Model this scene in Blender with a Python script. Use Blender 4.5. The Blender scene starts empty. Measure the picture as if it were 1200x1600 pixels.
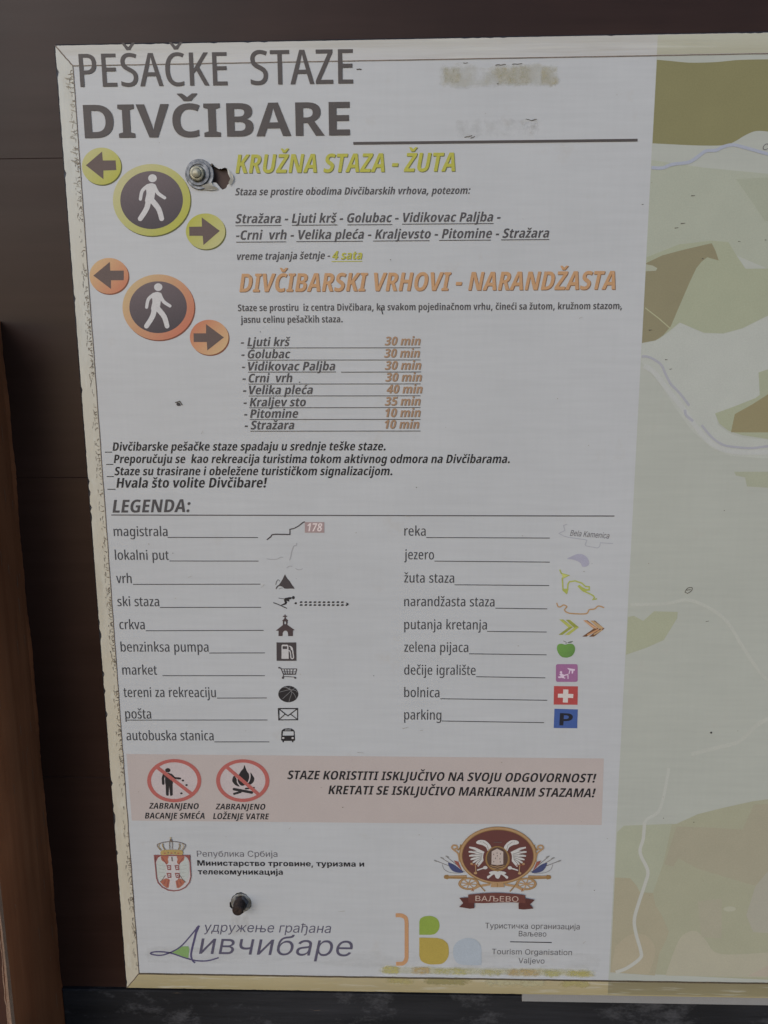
import bpy, math, random
from mathutils import Vector, Matrix
from mathutils.geometry import tessellate_polygon
rnd = random.Random(11)
S = bpy.context.scene
COL = S.collection
# ---------------------------------------------------------------- camera, sky, sun, exposure
F_PX, DIST, ZC = 1250.0, 0.65, 1.55            # focal length in photo pixels, metres to the board face, eye height
def rot(p, y, r):
    p, y, r = map(math.radians, (p, y, r))
    X = Matrix(((1,0,0),(0,math.cos(p),-math.sin(p)),(0,math.sin(p),math.cos(p))))
    Y = Matrix(((math.cos(y),0,math.sin(y)),(0,1,0),(-math.sin(y),0,math.cos(y))))
    Z = Matrix(((math.cos(r),-math.sin(r),0),(math.sin(r),math.cos(r),0),(0,0,1)))
    return Z @ X @ Y
M = rot(10.73927844, 1.68762651, -0.38572974)
cd = bpy.data.cameras.new('camera')
cam = bpy.data.objects.new('camera', cd); COL.objects.link(cam)
cd.sensor_fit = 'AUTO'; cd.sensor_width = 36; cd.lens = F_PX/1600*36
cd.clip_start = 0.01; cd.clip_end = 100
right = Vector((M[0][0], M[0][2], -M[0][1])); up = -Vector((M[1][0], M[1][2], -M[1][1])); back = -Vector((M[2][0], M[2][2], -M[2][1]))
cm = Matrix((right, up, back)).transposed().to_4x4(); cm.translation = (0, -DIST, ZC)
cam.matrix_world = cm
S.camera = cam
SUN_DIR = Vector((-0.57, -1.0, 0.58)).normalized()   # towards the sun
elev = math.asin(SUN_DIR.z); azim = math.atan2(SUN_DIR.x, SUN_DIR.y)
wd = bpy.data.worlds.new('World'); S.world = wd; wd.use_nodes = True
nt = wd.node_tree; sky = nt.nodes.new('ShaderNodeTexSky'); sky.sky_type = 'NISHITA'; sky.sun_disc = False
sky.sun_elevation = elev; sky.sun_rotation = azim; sky.dust_density = 1.0; sky.air_density = 1.0; sky.ozone_density = 2.5
nt.links.new(sky.outputs[0], nt.nodes['Background'].inputs[0]); nt.nodes['Background'].inputs[1].default_value = 0.13
sl = bpy.data.lights.new('sun', 'SUN'); sl.energy = 0.75; sl.angle = math.radians(30); sl.color = (1, .985, .965)
so = bpy.data.objects.new('sun', sl); COL.objects.link(so); so.rotation_euler = (-SUN_DIR).to_track_quat('-Z', 'Y').to_euler()
S.view_settings.view_transform = 'Standard'; S.view_settings.look = 'None'; S.view_settings.gamma = 1
S.view_settings.use_curve_mapping = False; S.view_settings.exposure = 0.02
S.cycles.max_bounces = 6

# ---------------------------------------------------------------- helpers
def un(u, v):                                  # a pixel of the photo on the board face, in units of DIST
    d = Vector(((u-600)/F_PX, (v-800)/F_PX, 1.0)); q = M.transposed() @ d
    return q.x/q.z, q.y/q.z
def at(u, v, dep=0.0):                         # the point where that pixel meets the plane dep metres behind the board face
    x, y = un(u, v); k = DIST+dep
    return Vector((x*k, dep, ZC-y*k))
def P2(u, v):
    x, y = un(u, v); return (x*DIST, ZC-y*DIST)
def lin(c):
    c /= 255.0
    return c/12.92 if c <= .04045 else ((c+.055)/1.055)**2.4
KF = 1.64
def alb(rgb, k=KF): return tuple(min(.9, lin(c)*k) for c in rgb)+(1,)
def mat(name):
    m = bpy.data.materials.new(name); m.use_nodes = True
    return m, m.node_tree, m.node_tree.nodes['Principled BSDF']
def node(t, kind, **kw):
    n = t.nodes.new(kind)
    for k, v in kw.items(): setattr(n, k, v)
    return n
def noise(t, scale, vec=None, detail=4, rough=.6, stretch=None):
    if vec is None:
        vec = node(t, 'ShaderNodeNewGeometry').outputs['Position']
    if stretch:
        mp = node(t, 'ShaderNodeVectorMath', operation='MULTIPLY'); mp.inputs[1].default_value = stretch
        t.links.new(vec, mp.inputs[0]); vec = mp.outputs[0]
    n = node(t, 'ShaderNodeTexNoise'); n.inputs['Scale'].default_value = scale; n.inputs['Detail'].default_value = detail
    n.inputs['Roughness'].default_value = rough
    t.links.new(vec, n.inputs['Vector']); return n.outputs['Fac']
def mrange(t, fac, a, b, c, d):
    r = node(t, 'ShaderNodeMapRange'); r.inputs[1].default_value = a; r.inputs[2].default_value = b
    r.inputs[3].default_value = c; r.inputs[4].default_value = d; t.links.new(fac, r.inputs[0]); return r.outputs[0]
def mix(t, fac, a, b, blend='MIX'):
    m = node(t, 'ShaderNodeMix', data_type='RGBA', blend_type=blend)
    for sock, val in ((m.inputs[0], fac), (m.inputs[6], a), (m.inputs[7], b)):
        if hasattr(val, 'links') : t.links.new(val, sock)
        else: sock.default_value = val
    return m.outputs[2]
def bump(t, b, h, strength, dist):
    n = node(t, 'ShaderNodeBump'); n.inputs['Strength'].default_value = strength; n.inputs['Distance'].default_value = dist
    t.links.new(h, n.inputs['Height']); t.links.new(n.outputs[0], b.inputs['Normal'])
INKS = {}
def ink(name, rgb, vary=.10, rough=.5, to=None, axis=None, wear=0.0):
    """printed colour with faint uneven ink; to/axis = a printed blend between two colours along the sheet"""
    key = (name, tuple(rgb), to, axis)
    if key in INKS: return INKS[key]
    m, t, b = mat(name)
    c = alb(rgb)
    if to:
        (x0, z0), (x1, z1) = axis
        g = node(t, 'ShaderNodeNewGeometry').outputs['Position']
        d = node(t, 'ShaderNodeVectorMath', operation='DOT_PRODUCT'); L = (x1-x0)**2+(z1-z0)**2
        d.inputs[1].default_value = ((x1-x0)/L, 0, (z1-z0)/L); t.links.new(g, d.inputs[0])
        o = (x0*(x1-x0)+z0*(z1-z0))/L
        c = mix(t, mrange(t, d.outputs['Value'], o, o+1, 0, 1), c, alb(to))
    f1 = mrange(t, noise(t, 900), .3, .7, 1-vary, 1+vary*.4)
    f2 = mrange(t, noise(t, 45), .3, .7, 1-vary*.5, 1+vary*.3)
    mm = node(t, 'ShaderNodeMath', operation='MULTIPLY'); t.links.new(f1, mm.inputs[0]); t.links.new(f2, mm.inputs[1])
    cc = node(t, 'ShaderNodeCombineColor')
    for i in range(3): t.links.new(mm.outputs[0], cc.inputs[i])
    c = mix(t, 1.0, c, cc.outputs[0], 'MULTIPLY')
    if wear:
        c = mix(t, mrange(t, noise(t, 420, detail=6), .60, .68, 0, wear), c, alb((160, 158, 160)))
    t.links.new(c, b.inputs['Base Color']); b.inputs['Roughness'].default_value = rough
    b.inputs['Specular IOR Level'].default_value = .3
    INKS[key] = m; return m
def cr(pts, n=8, closed=False):                # smooth curve through points
    out = []; L = len(pts)
    g = (lambda i: pts[i % L]) if closed else (lambda i: pts[max(0, min(L-1, i))])
    for i in range(L if closed else L-1):
        a, b, c, d = g(i-1), g(i), g(i+1), g(i+2)
        for k in range(n):
            s = k/n
            out.append(tuple(.5*(2*b[j]+(c[j]-a[j])*s+(2*a[j]-5*b[j]+4*c[j]-d[j])*s*s+(3*b[j]-a[j]-3*c[j]+d[j])*s**3) for j in (0, 1)))
    if not closed: out.append(tuple(pts[-1]))
    return out
def thing(name, label, cat, loc=(0,0,0), group=None):
    o = bpy.data.objects.new(name, None); COL.objects.link(o); o.location = loc; o.empty_display_size = .02
    o['label'] = label; o['category'] = cat
    if group: o['group'] = group
    return o
def link(name, me, parent=None, off=Vector((0,0,0))):
    o = bpy.data.objects.new(name, me); COL.objects.link(o)
    if parent: o.parent = parent
    return o
def total_loc(p):
    v = Vector((0,0,0))
    while p: v += p.location; p = p.parent
    return v
def within(p, l):
    c = False
    for a, b in zip(l, l[1:]+l[:1]):
        if (a[1] > p[1]) != (b[1] > p[1]) and p[0] < a[0]+(b[0]-a[0])*(p[1]-a[1])/(b[1]-a[1]): c = not c
    return c
class Sheet:
    """flat printed shapes on the face of the board; every shape lies a hair above the one before"""
    def __init__(s, y=-.0002, step=1.2e-5): s.y = y; s.step = step; s.V = []; s.F = []; s.I = []; s.mats = []; s.n = 0
    def mi(s, m):
        if m not in s.mats: s.mats.append(m)
        return s.mats.index(m)
    def raw(s, loops, m, same=False):          # loops in board coordinates (x, z)
        if not same: s.n += 1
        y = s.y-s.n*s.step; k = s.mi(m); b = len(s.V)
        flat = [p for l in loops for p in l]
        s.V += [(p[0], y, p[1]) for p in flat]
        base = 0; groups = []; start = []
        for l in loops: start.append(base); base += len(l)
        inside = [[j for j in range(len(loops)) if j != i and within(loops[i][0], loops[j])] for i in range(len(loops))]
        for i in range(len(loops)):                # every outer loop is filled on its own, with the loops cut out of it
            if len(inside[i]) % 2 == 0:
                groups.append([i]+[j for j in range(len(loops)) if len(inside[j]) == len(inside[i])+1 and i in inside[j]])
        tri = []
        for g in groups:
            ix = [start[i]+k for i in g for k in range(len(loops[i]))]
            tri += [tuple(ix[q] for q in t) for t in tessellate_polygon([[Vector((p[0]*1000, p[1]*1000, 0)) for p in loops[i]] for i in g])]
        for t in tri:
            a, bb, c = (flat[i] for i in t)
            ar = (bb[0]-a[0])*(c[1]-a[1])-(bb[1]-a[1])*(c[0]-a[0])
            if abs(ar) < 1e-14: continue
            s.F.append(tuple(b+i for i in (t if ar > 0 else t[::-1]))); s.I.append(k)
        return s
    def poly(s, pts, m, holes=()): return s.raw([[P2(*p) for p in l] for l in (pts,)+tuple(holes)], m)
    def ell(s, cx, cy, rx, ry, m, n=48, a=0, hole=None):
        def e(rx, ry):
            ca, sa = math.cos(a), math.sin(a)
            return [(cx+rx*math.cos(t)*ca-ry*math.sin(t)*sa, cy+rx*math.cos(t)*sa+ry*math.sin(t)*ca) for t in (2*math.pi*i/n for i in range(n))]
        return s.poly(e(rx, ry), m, (e(*hole),) if hole else ())
    def stroke(s, pts, w, m, cap=False, closed=False, w1=None):
        q = [p for i, p in enumerate(pts) if i == 0 or math.hypot(p[0]-pts[i-1][0], p[1]-pts[i-1][1]) > 1e-6]
        n = len(q); Lf = []; Rt = []
        for i in range(n):
            a = q[i-1] if (i or closed) else q[i]; c = q[(i+1) % n] if (i < n-1 or closed) else q[i]
            d1 = (q[i][0]-a[0], q[i][1]-a[1]); d2 = (c[0]-q[i][0], c[1]-q[i][1])
            def nm(d):
                l = math.hypot(*d); return (d[0]/l, d[1]/l) if l else None
            u1, u2 = nm(d1) or nm(d2), nm(d2) or nm(d1)
            bx, by = u1[0]+u2[0], u1[1]+u2[1]; l = math.hypot(bx, by) or 1; bx /= l; by /= l
            k = max(.5, bx*u1[0]+by*u1[1]); ww = w if w1 is None else w+(w1-w)*i/(n-1); h = ww/2/k
            Lf.append((q[i][0]-by*h, q[i][1]+bx*h)); Rt.append((q[i][0]+by*h, q[i][1]-bx*h))
        s.n += 1; y = s.y-s.n*s.step; b = len(s.V); k = s.mi(m)
        for p in Lf+Rt:
            x, z = P2(*p); s.V.append((x, y, z))
        for i in range(n if closed else n-1):
            j = (i+1) % n; f = (b+i, b+j, b+n+j, b+n+i)
            a_, b_, c_ = s.V[f[0]], s.V[f[1]], s.V[f[2]]
            ar = (b_[0]-a_[0])*(c_[2]-a_[2])-(b_[2]-a_[2])*(c_[0]-a_[0])
            s.F.append(f if ar > 0 else f[::-1]); s.I.append(k)
        if cap:
            s.ell(*q[0], w/2, w/2, m, 14); s.ell(*q[-1], (w1 or w)/2, (w1 or w)/2, m, 14)
        return s
    def build(s, name, parent, label=None):
        o = mesh(name, s.V, s.F, s.mats, parent, s.I)
        if label: o['label'] = label
        return o
def mesh(name, V, F, mats, parent=None, idx=None, smooth=False):
    off = total_loc(parent)
    me = bpy.data.meshes.new(name); me.from_pydata([tuple(Vector(v)-off) for v in V], [], F)
    for m in (mats if isinstance(mats, (list, tuple)) else [mats]): me.materials.append(m)
    if idx: me.polygons.foreach_set('material_index', idx)
    if smooth: me.polygons.foreach_set('use_smooth', [True]*len(me.polygons))
    me.update()
    o = bpy.data.objects.new(name, me); COL.objects.link(o)
    if parent: o.parent = parent
    return o
# ---- data
# character code: advance, then outline loops as x, y, x, y
GLYPHS = {
 'R': {
  65: [506, [0,0,96,0,100,5,155,213,160,216,350,215,410,0,506,0,305,714,205,715,200,714,197,710], [175,300,232,530,250,622,255,610,274,520,331,300]],
  69: [443, [78,0,394,0,393,82,178,83,173,83,170,85,171,330,373,332,378,332,381,335,381,410,378,413,173,413,171,415,171,630,173,632,393,633,393,713,83,714,78,711]],
  75: [498, [78,0,169,0,170,5,170,265,172,270,223,325,228,323,397,0,499,0,291,400,490,710,488,713,393,714,388,710,173,366,170,375,170,710,168,714,163,714,83,714,78,711]],
  80: [489, [78,0,169,0,170,5,170,270,173,274,243,275,278,278,313,286,343,297,375,315,398,336,420,365,435,395,448,440,453,500,452,535,447,565,439,595,428,620,418,637,399,660,378,678,355,690,333,699,298,708,263,713,83,714,78,711], [173,355,170,360,170,630,173,633,178,633,248,632,283,626,303,618,323,604,336,590,348,565,355,540,358,500,357,470,352,440,343,415,330,395,318,384,303,373,285,365,243,357]],
  83: [450, [41,25,51,18,81,7,131,-5,191,-10,246,-7,296,8,328,25,346,40,366,60,386,90,399,120,405,140,411,195,406,245,399,270,389,290,365,325,331,357,291,383,206,428,171,454,157,470,147,490,142,515,140,540,146,575,158,600,181,622,206,634,241,639,286,635,331,623,371,605,376,610,402,685,401,687,356,705,301,719,256,724,206,722,171,714,126,692,98,670,71,635,53,590,49,570,46,535,52,480,58,455,70,430,96,395,126,370,166,344,249,300,286,272,301,253,310,235,316,210,317,180,310,145,294,115,281,101,266,90,236,79,201,75,146,80,91,95,41,116]],
  84: [430, [170,0,261,0,261,630,416,632,419,635,419,710,416,714,16,714,11,710,11,635,16,631,167,630,168,5]],
  90: [421, [29,0,395,0,397,5,397,75,394,83,139,83,132,85,388,640,389,712,384,714,39,714,35,710,35,635,39,631,285,630,29,70]],
  97: [458, [80,25,107,5,132,-5,167,-10,207,-6,237,4,262,19,284,40,307,73,312,67,326,0,392,0,392,360,387,420,375,465,357,498,341,515,327,526,307,536,262,547,222,548,192,545,132,530,102,518,81,505,107,443,112,441,157,462,202,473,237,474,257,469,270,460,287,440,298,410,302,380,303,330,297,326,202,321,151,310,127,301,107,290,87,276,71,260,50,225,42,200,38,175,37,140,41,105,51,70,64,45], [152,80,142,92,134,110,128,150,132,185,139,205,147,220,167,239,197,252,232,259,302,263,303,210,299,165,290,130,274,100,252,79,237,70,217,64,197,62,182,64,167,69]],
  98: [505, [69,0,139,0,154,67,160,65,179,40,199,20,214,10,239,-2,274,-9,304,-9,324,-6,354,4,373,15,394,34,408,50,423,75,441,120,456,190,460,240,460,310,449,390,441,420,427,455,413,480,384,513,359,530,334,540,314,545,289,547,259,545,234,537,204,520,183,500,159,468,156,470,158,545,158,755,154,760,74,760,69,755], [204,89,193,100,177,130,169,155,161,200,159,295,161,335,167,375,174,401,182,420,194,438,209,453,229,464,244,468,264,470,284,469,309,459,327,445,344,420,358,380,366,330,369,270,366,205,359,160,350,130,334,100,315,80,299,72,269,66,249,68,219,78]],
  99: [387, [110,41,135,20,165,4,185,-3,220,-9,255,-10,290,-5,326,5,355,20,355,90,350,94,320,81,295,73,250,68,215,74,195,84,180,97,161,125,149,160,140,205,137,265,140,325,146,365,159,405,177,435,190,449,205,459,225,466,240,469,260,469,285,465,335,448,362,520,355,525,310,541,270,547,225,547,185,539,150,524,120,502,98,475,77,440,61,395,50,345,46,290,47,210,55,155,68,110,85,75]],
  100: [505, [110,35,140,10,165,-1,195,-8,240,-8,270,-1,300,15,320,33,345,65,350,68,352,65,365,0,435,0,436,755,435,759,350,760,347,755,347,540,350,469,345,471,319,505,290,528,255,543,215,548,190,546,167,540,140,527,123,515,105,497,89,475,76,450,64,420,56,390,49,350,46,310,46,225,50,180,65,115,76,85,87,65], [180,90,168,105,155,133,143,180,137,235,136,270,139,325,143,355,148,380,160,415,180,446,195,458,210,466,235,470,255,469,285,459,304,445,323,420,336,385,344,335,347,275,346,215,340,165,330,130,321,110,300,85,285,76,255,67,225,67,205,72]],
  101: [459, [120,39,140,23,170,6,210,-6,235,-9,280,-9,320,-4,360,8,396,25,395,101,350,81,310,70,265,65,225,70,195,85,170,110,158,130,144,170,136,220,135,250,415,250,418,255,417,330,413,370,404,410,391,445,371,480,349,505,320,527,290,540,255,546,215,546,180,539,150,526,122,505,104,485,84,455,66,415,55,375,47,320,46,240,51,190,60,145,77,100,98,65], [138,320,136,325,141,365,151,405,165,435,185,458,210,471,245,475,275,466,298,445,313,420,324,390,330,350,330,320]],
  103: [505, [75,-206,88,-215,120,-226,170,-237,240,-239,290,-233,325,-222,360,-202,388,-175,413,-135,427,-90,436,-25,436,535,435,538,365,538,362,535,352,470,350,468,345,470,330,493,314,510,300,523,280,535,255,544,235,547,190,546,169,540,150,532,125,516,94,480,77,450,65,420,49,350,46,310,46,225,49,185,56,145,74,90,90,60,105,40,120,25,145,7,165,-2,190,-8,220,-10,255,-5,290,10,320,35,345,70,350,72,351,70,344,-65,334,-100,325,-116,314,-130,294,-145,275,-154,240,-161,215,-162,180,-160,145,-152,110,-141,75,-125], [180,90,162,115,153,135,147,155,140,200,137,285,139,325,145,365,160,415,172,435,185,450,198,460,215,467,235,470,260,468,290,456,309,440,325,415,336,385,344,335,347,290,347,215,340,165,332,135,320,110,304,90,282,75,255,68,225,68,195,79]],
  104: [502, [69,0,154,0,158,5,159,295,162,340,169,384,183,420,204,448,219,458,234,464,269,469,294,465,306,460,319,450,332,430,342,400,346,345,346,5,349,0,434,0,436,5,435,380,429,430,419,465,399,500,384,516,369,527,334,542,289,548,249,543,214,529,184,505,172,490,159,467,154,467,158,550,158,755,154,760,74,760,69,755]],
  105: [227, [71,0,158,0,158,535,153,538,73,538,69,535,69,5], [78,637,98,625,123,623,143,630,157,645,165,670,164,700,157,720,143,734,123,741,103,740,83,732,72,720,64,700,63,675,67,655]],
  106: [227, [-25,-230,5,-238,35,-240,70,-235,95,-226,113,-215,131,-195,144,-170,152,-145,157,-115,158,-80,158,530,158,535,155,538,75,538,69,535,67,-105,60,-135,50,-149,40,-156,15,-161,-25,-154], [80,635,100,625,120,623,140,629,155,643,164,665,165,690,159,715,145,732,130,740,105,741,85,734,72,720,64,700,63,670,69,650]],
  107: [443, [69,0,156,0,158,5,158,195,214,256,339,0,435,0,435,5,277,320,277,325,426,535,419,538,329,537,192,335,159,282,154,279,158,385,158,755,154,760,74,760,69,755]],
  108: [226, [69,0,154,0,158,5,158,755,154,760,74,760,69,755]],
  109: [753, [69,0,154,0,158,5,159,295,162,345,167,380,180,420,199,449,224,464,259,470,274,468,289,463,307,450,322,425,330,395,333,345,334,0,419,0,422,5,422,295,428,370,438,410,445,425,459,445,474,458,489,465,519,470,544,466,565,455,574,445,583,430,592,400,597,340,599,0,685,0,687,5,686,390,678,440,671,465,662,485,649,505,624,528,589,543,544,548,514,545,482,535,458,520,437,500,414,464,409,462,384,505,370,520,354,532,339,539,314,546,274,548,239,542,204,525,179,502,154,465,150,470,139,537,74,538,69,536]],
  110: [502, [69,0,154,0,158,5,159,305,162,340,169,385,184,425,204,449,219,459,234,465,269,470,294,466,305,460,319,449,334,425,342,395,346,345,346,5,349,0,435,0,436,360,432,415,426,445,410,485,395,505,369,528,334,542,309,547,279,548,244,542,219,532,195,515,176,495,154,465,150,470,139,537,74,538,69,536]],
  111: [490, [115,43,150,15,170,4,195,-4,245,-10,290,-5,333,10,368,35,395,66,418,110,436,170,444,230,445,300,440,350,434,380,420,425,405,457,393,475,365,506,340,524,320,534,285,545,245,548,205,545,170,535,145,522,117,500,95,475,75,440,59,395,47,330,44,270,48,210,57,155,72,110,90,76], [183,90,168,110,155,135,145,170,140,205,137,250,137,300,140,335,148,380,156,405,170,433,180,445,195,458,210,465,230,470,245,471,270,468,295,458,314,440,330,416,343,380,352,330,354,270,352,210,343,160,334,130,320,105,305,88,285,75,260,68,230,68,205,75]],
  112: [505, [69,-240,154,-240,158,-235,158,0,154,71,159,69,174,47,189,30,204,17,224,5,244,-3,264,-8,309,-9,329,-5,354,4,384,25,403,45,417,65,439,115,452,165,460,240,459,315,450,390,440,425,430,450,414,480,398,500,379,518,359,531,339,540,314,546,284,548,259,546,234,539,214,528,194,513,175,490,159,466,154,465,142,535,139,538,74,538,69,535], [203,90,191,105,178,130,169,155,163,190,159,245,159,305,167,375,179,415,191,435,204,450,224,463,239,468,264,472,284,470,310,460,328,445,344,420,358,380,366,330,369,270,366,210,361,170,351,135,339,110,324,90,304,75,279,68,254,68,224,76]],
  114: [337, [69,0,154,0,158,5,159,295,162,330,170,365,180,390,194,414,209,432,226,445,244,454,264,457,289,457,314,452,325,535,324,542,299,547,269,548,249,544,228,535,209,522,192,505,174,480,154,445,150,450,139,536,134,538,74,538,69,535]],
  115: [378, [38,20,77,4,117,-6,162,-10,207,-8,242,-1,277,15,302,34,323,60,338,100,343,145,340,185,327,220,305,250,277,274,242,297,172,337,147,355,137,365,128,380,124,395,123,410,128,435,138,450,152,462,177,471,202,474,237,470,272,459,307,442,339,510,333,515,297,531,262,542,217,548,177,547,137,539,102,523,82,509,57,480,42,445,37,405,41,365,47,345,57,326,77,300,102,279,137,255,202,219,232,197,242,185,250,170,255,140,250,110,237,91,217,77,192,69,157,68,122,73,87,84,42,106,37,106]],
  116: [292, [112,18,127,7,147,-3,182,-10,212,-9,237,-6,272,5,276,10,275,75,272,77,227,68,212,68,197,72,187,77,177,87,166,115,163,150,163,460,167,465,268,465,269,535,267,538,167,538,163,540,163,655,157,659,107,659,103,655,78,540,16,510,17,465,67,465,72,464,73,460,74,110,79,80,87,55,98,35]],
  117: [502, [111,30,141,7,166,-4,201,-9,241,-8,276,3,301,18,325,40,346,71,351,67,361,1,432,0,433,535,431,538,346,538,344,535,343,235,339,185,333,150,319,115,309,100,296,88,271,74,231,69,206,74,191,82,182,90,168,115,160,145,156,205,155,535,151,538,71,538,66,536,67,150,73,110,82,80,93,55]],
  118: [414, [158,0,253,0,257,5,410,535,408,538,323,538,317,535,232,205,208,99,203,100,184,195,96,535,93,538,8,538,4,535]],
  122: [351, [28,0,324,0,326,5,326,70,323,74,131,75,318,470,318,537,43,538,40,535,39,470,40,465,43,464,213,464,218,460,28,60]],
  268: [496, [152,51,177,31,212,10,239,0,287,-9,327,-10,377,-5,422,7,450,20,450,95,447,100,407,85,372,77,337,73,307,74,277,80,257,88,232,105,216,120,197,145,185,165,163,225,153,275,148,355,153,430,167,500,189,555,217,595,237,615,257,627,282,637,307,642,342,641,372,636,402,626,437,609,470,685,447,698,397,715,342,724,292,723,257,718,237,712,217,704,187,687,154,660,120,620,90,565,68,500,56,435,52,360,55,285,65,220,83,160,107,109,123,85], [258,785,262,782,342,782,347,784,387,850,447,930,447,940,392,941,302,851,252,906,215,940,160,940,160,930,215,855]],
  269: [387, [110,41,135,20,165,4,185,-3,220,-9,255,-10,290,-5,326,5,355,20,355,90,350,94,320,81,295,73,250,68,215,74,195,84,180,97,161,125,149,160,140,205,137,265,140,325,146,365,159,405,177,435,190,449,205,459,225,466,240,469,260,469,285,465,335,448,362,520,355,525,310,541,270,547,225,547,185,539,150,524,120,502,98,475,77,440,61,395,50,345,46,290,47,210,55,155,68,110,85,75], [185,607,270,606,318,680,373,755,372,765,319,765,275,724,230,676,225,678,170,738,140,765,87,765,86,755,145,674]],
  352: [450, [41,25,51,18,81,7,131,-5,191,-10,246,-7,296,8,328,25,346,40,366,60,386,90,399,120,405,140,411,195,406,245,399,270,389,290,365,325,331,357,291,383,206,428,171,454,157,470,147,490,142,515,140,540,146,575,158,600,181,622,206,634,241,639,286,635,331,623,371,605,376,610,402,685,401,687,356,705,301,719,256,724,206,722,171,714,126,692,98,670,71,635,53,590,49,570,46,535,52,480,58,455,70,430,96,395,126,370,166,344,249,300,286,272,301,253,310,235,316,210,317,180,310,145,294,115,281,101,266,90,236,79,201,75,146,80,91,95,41,116], [191,783,276,782,323,855,378,930,378,940,326,942,281,900,236,852,231,854,181,908,146,941,91,940,91,930,147,855]],
  353: [378, [38,20,77,4,117,-6,162,-10,207,-8,242,-1,277,15,302,34,323,60,338,100,343,145,340,185,327,220,305,250,277,274,242,297,172,337,147,355,137,365,128,380,124,395,123,410,128,435,138,450,152,462,177,471,202,474,237,470,272,459,307,442,339,510,333,515,297,531,262,542,217,548,177,547,137,539,102,523,82,509,57,480,42,445,37,405,41,365,47,345,57,326,77,300,102,279,137,255,202,219,232,197,242,185,250,170,255,140,250,110,237,91,217,77,192,69,157,68,122,73,87,84,42,106,37,106], [152,607,237,606,281,675,340,755,338,765,286,765,242,724,197,676,192,678,142,732,107,765,52,765,52,755,112,673]],
  382: [351, [28,0,324,0,326,5,326,70,323,74,131,75,318,470,318,537,43,538,40,535,39,470,40,465,43,464,213,464,218,460,28,60], [138,606,223,607,263,672,323,753,324,765,273,766,268,764,183,678,178,676,128,731,93,763,88,766,37,765,37,755,92,680]],
 },
 'W': {
  65: [693, [0,0,165,0,220,165,225,167,470,167,525,3,529,0,691,0,440,716,250,715], [260,295,258,300,307,450,345,606,387,450,435,300,430,295]],
  66: [665, [85,0,355,0,430,7,475,18,525,41,558,65,583,95,602,130,612,165,614,185,613,240,603,280,583,315,557,340,520,360,477,375,480,380,505,388,525,398,555,422,580,457,593,495,597,540,596,565,588,595,581,615,568,635,550,655,530,671,505,684,475,695,405,709,315,714,90,714,85,711], [240,122,240,312,345,312,375,309,395,304,414,295,438,275,447,260,452,245,455,225,455,205,444,170,435,155,420,141,395,129,360,122], [240,429,240,593,335,594,370,590,400,580,415,571,426,560,437,535,439,515,438,500,428,470,417,455,405,445,380,435,345,429]],
  68: [732, [85,0,340,1,380,5,440,17,475,29,530,56,575,91,614,135,633,165,645,191,658,225,667,260,676,330,678,370,673,435,660,500,649,530,635,558,602,605,560,645,515,673,485,687,455,697,395,709,320,714,90,714,85,711], [240,128,238,585,245,588,340,587,380,581,410,572,441,555,469,530,494,490,507,455,517,390,516,325,512,290,504,260,495,235,480,206,464,185,441,165,425,155,400,143,370,134,335,129]],
  69: [552, [85,0,497,0,499,5,499,120,498,125,495,127,245,127,238,130,240,307,475,308,482,310,482,430,480,433,245,434,238,435,238,585,245,588,495,588,499,590,499,595,499,710,495,714,90,714,85,711]],
  73: [402, [37,0,362,0,365,5,365,85,362,89,281,115,278,120,278,595,282,599,363,625,365,630,365,710,362,714,42,714,37,711,36,630,38,625,117,600,123,595,123,120,121,115,42,90,37,86]],
  80: [622, [85,0,236,0,238,5,240,252,355,255,395,261,435,273,465,286,496,305,520,327,545,360,560,390,574,435,579,480,577,530,571,560,563,585,550,613,530,640,514,655,490,674,460,689,430,699,395,707,355,712,90,714,85,711], [239,380,240,587,305,588,340,585,370,577,395,562,406,550,417,530,422,515,424,490,423,465,418,445,411,430,400,415,374,395,340,384,300,379]],
  82: [656, [85,0,236,0,238,5,238,270,245,273,320,273,324,270,480,4,484,0,656,0,457,310,456,315,490,335,515,353,546,385,560,408,571,430,582,475,583,530,577,565,569,590,555,618,542,635,528,650,500,671,480,682,440,697,415,704,365,711,300,714,90,714,85,711], [240,393,240,593,315,594,345,590,380,580,403,565,415,551,422,535,427,500,427,480,420,452,403,425,380,408,340,395,300,392]],
  86: [658, [240,3,245,0,416,0,657,710,655,713,495,714,490,714,487,710,360,295,344,230,330,160,296,300,170,712,5,714,1,710]],
  268: [643, [154,70,195,39,228,20,285,1,345,-8,405,-10,475,-4,525,6,580,25,580,156,525,137,480,126,435,119,400,118,365,121,330,130,300,145,274,165,250,196,228,245,216,305,214,375,222,440,237,485,249,510,262,530,291,560,320,579,345,589,370,594,400,596,440,593,470,588,510,575,560,554,610,676,580,691,545,703,470,719,400,724,325,718,270,704,235,690,210,676,174,650,130,605,107,570,94,545,70,480,57,405,56,320,64,250,79,195,90,165,117,115,136,90], [293,775,300,773,445,773,500,842,570,917,572,920,573,930,570,933,565,933,470,932,425,900,370,854,315,902,270,933,175,933,170,932,170,919,248,835]],
 },
 'B': {
  33: [288, [75,13,91,1,106,-6,141,-13,176,-8,206,7,223,28,231,58,229,98,216,128,191,147,156,156,131,156,111,153,81,137,62,113,55,73,60,38], [82,243,207,243,231,714,57,713]],
  44: [295, [30,-129,141,-129,176,-49,211,46,227,101,227,106,220,116,80,116]],
  45: [312, [29,206,282,206,282,331,29,331]],
  46: [287, [75,13,91,1,106,-6,141,-13,176,-8,206,7,223,28,231,58,229,98,216,128,191,147,156,156,131,156,111,153,81,137,62,113,55,73,60,38]],
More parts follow.
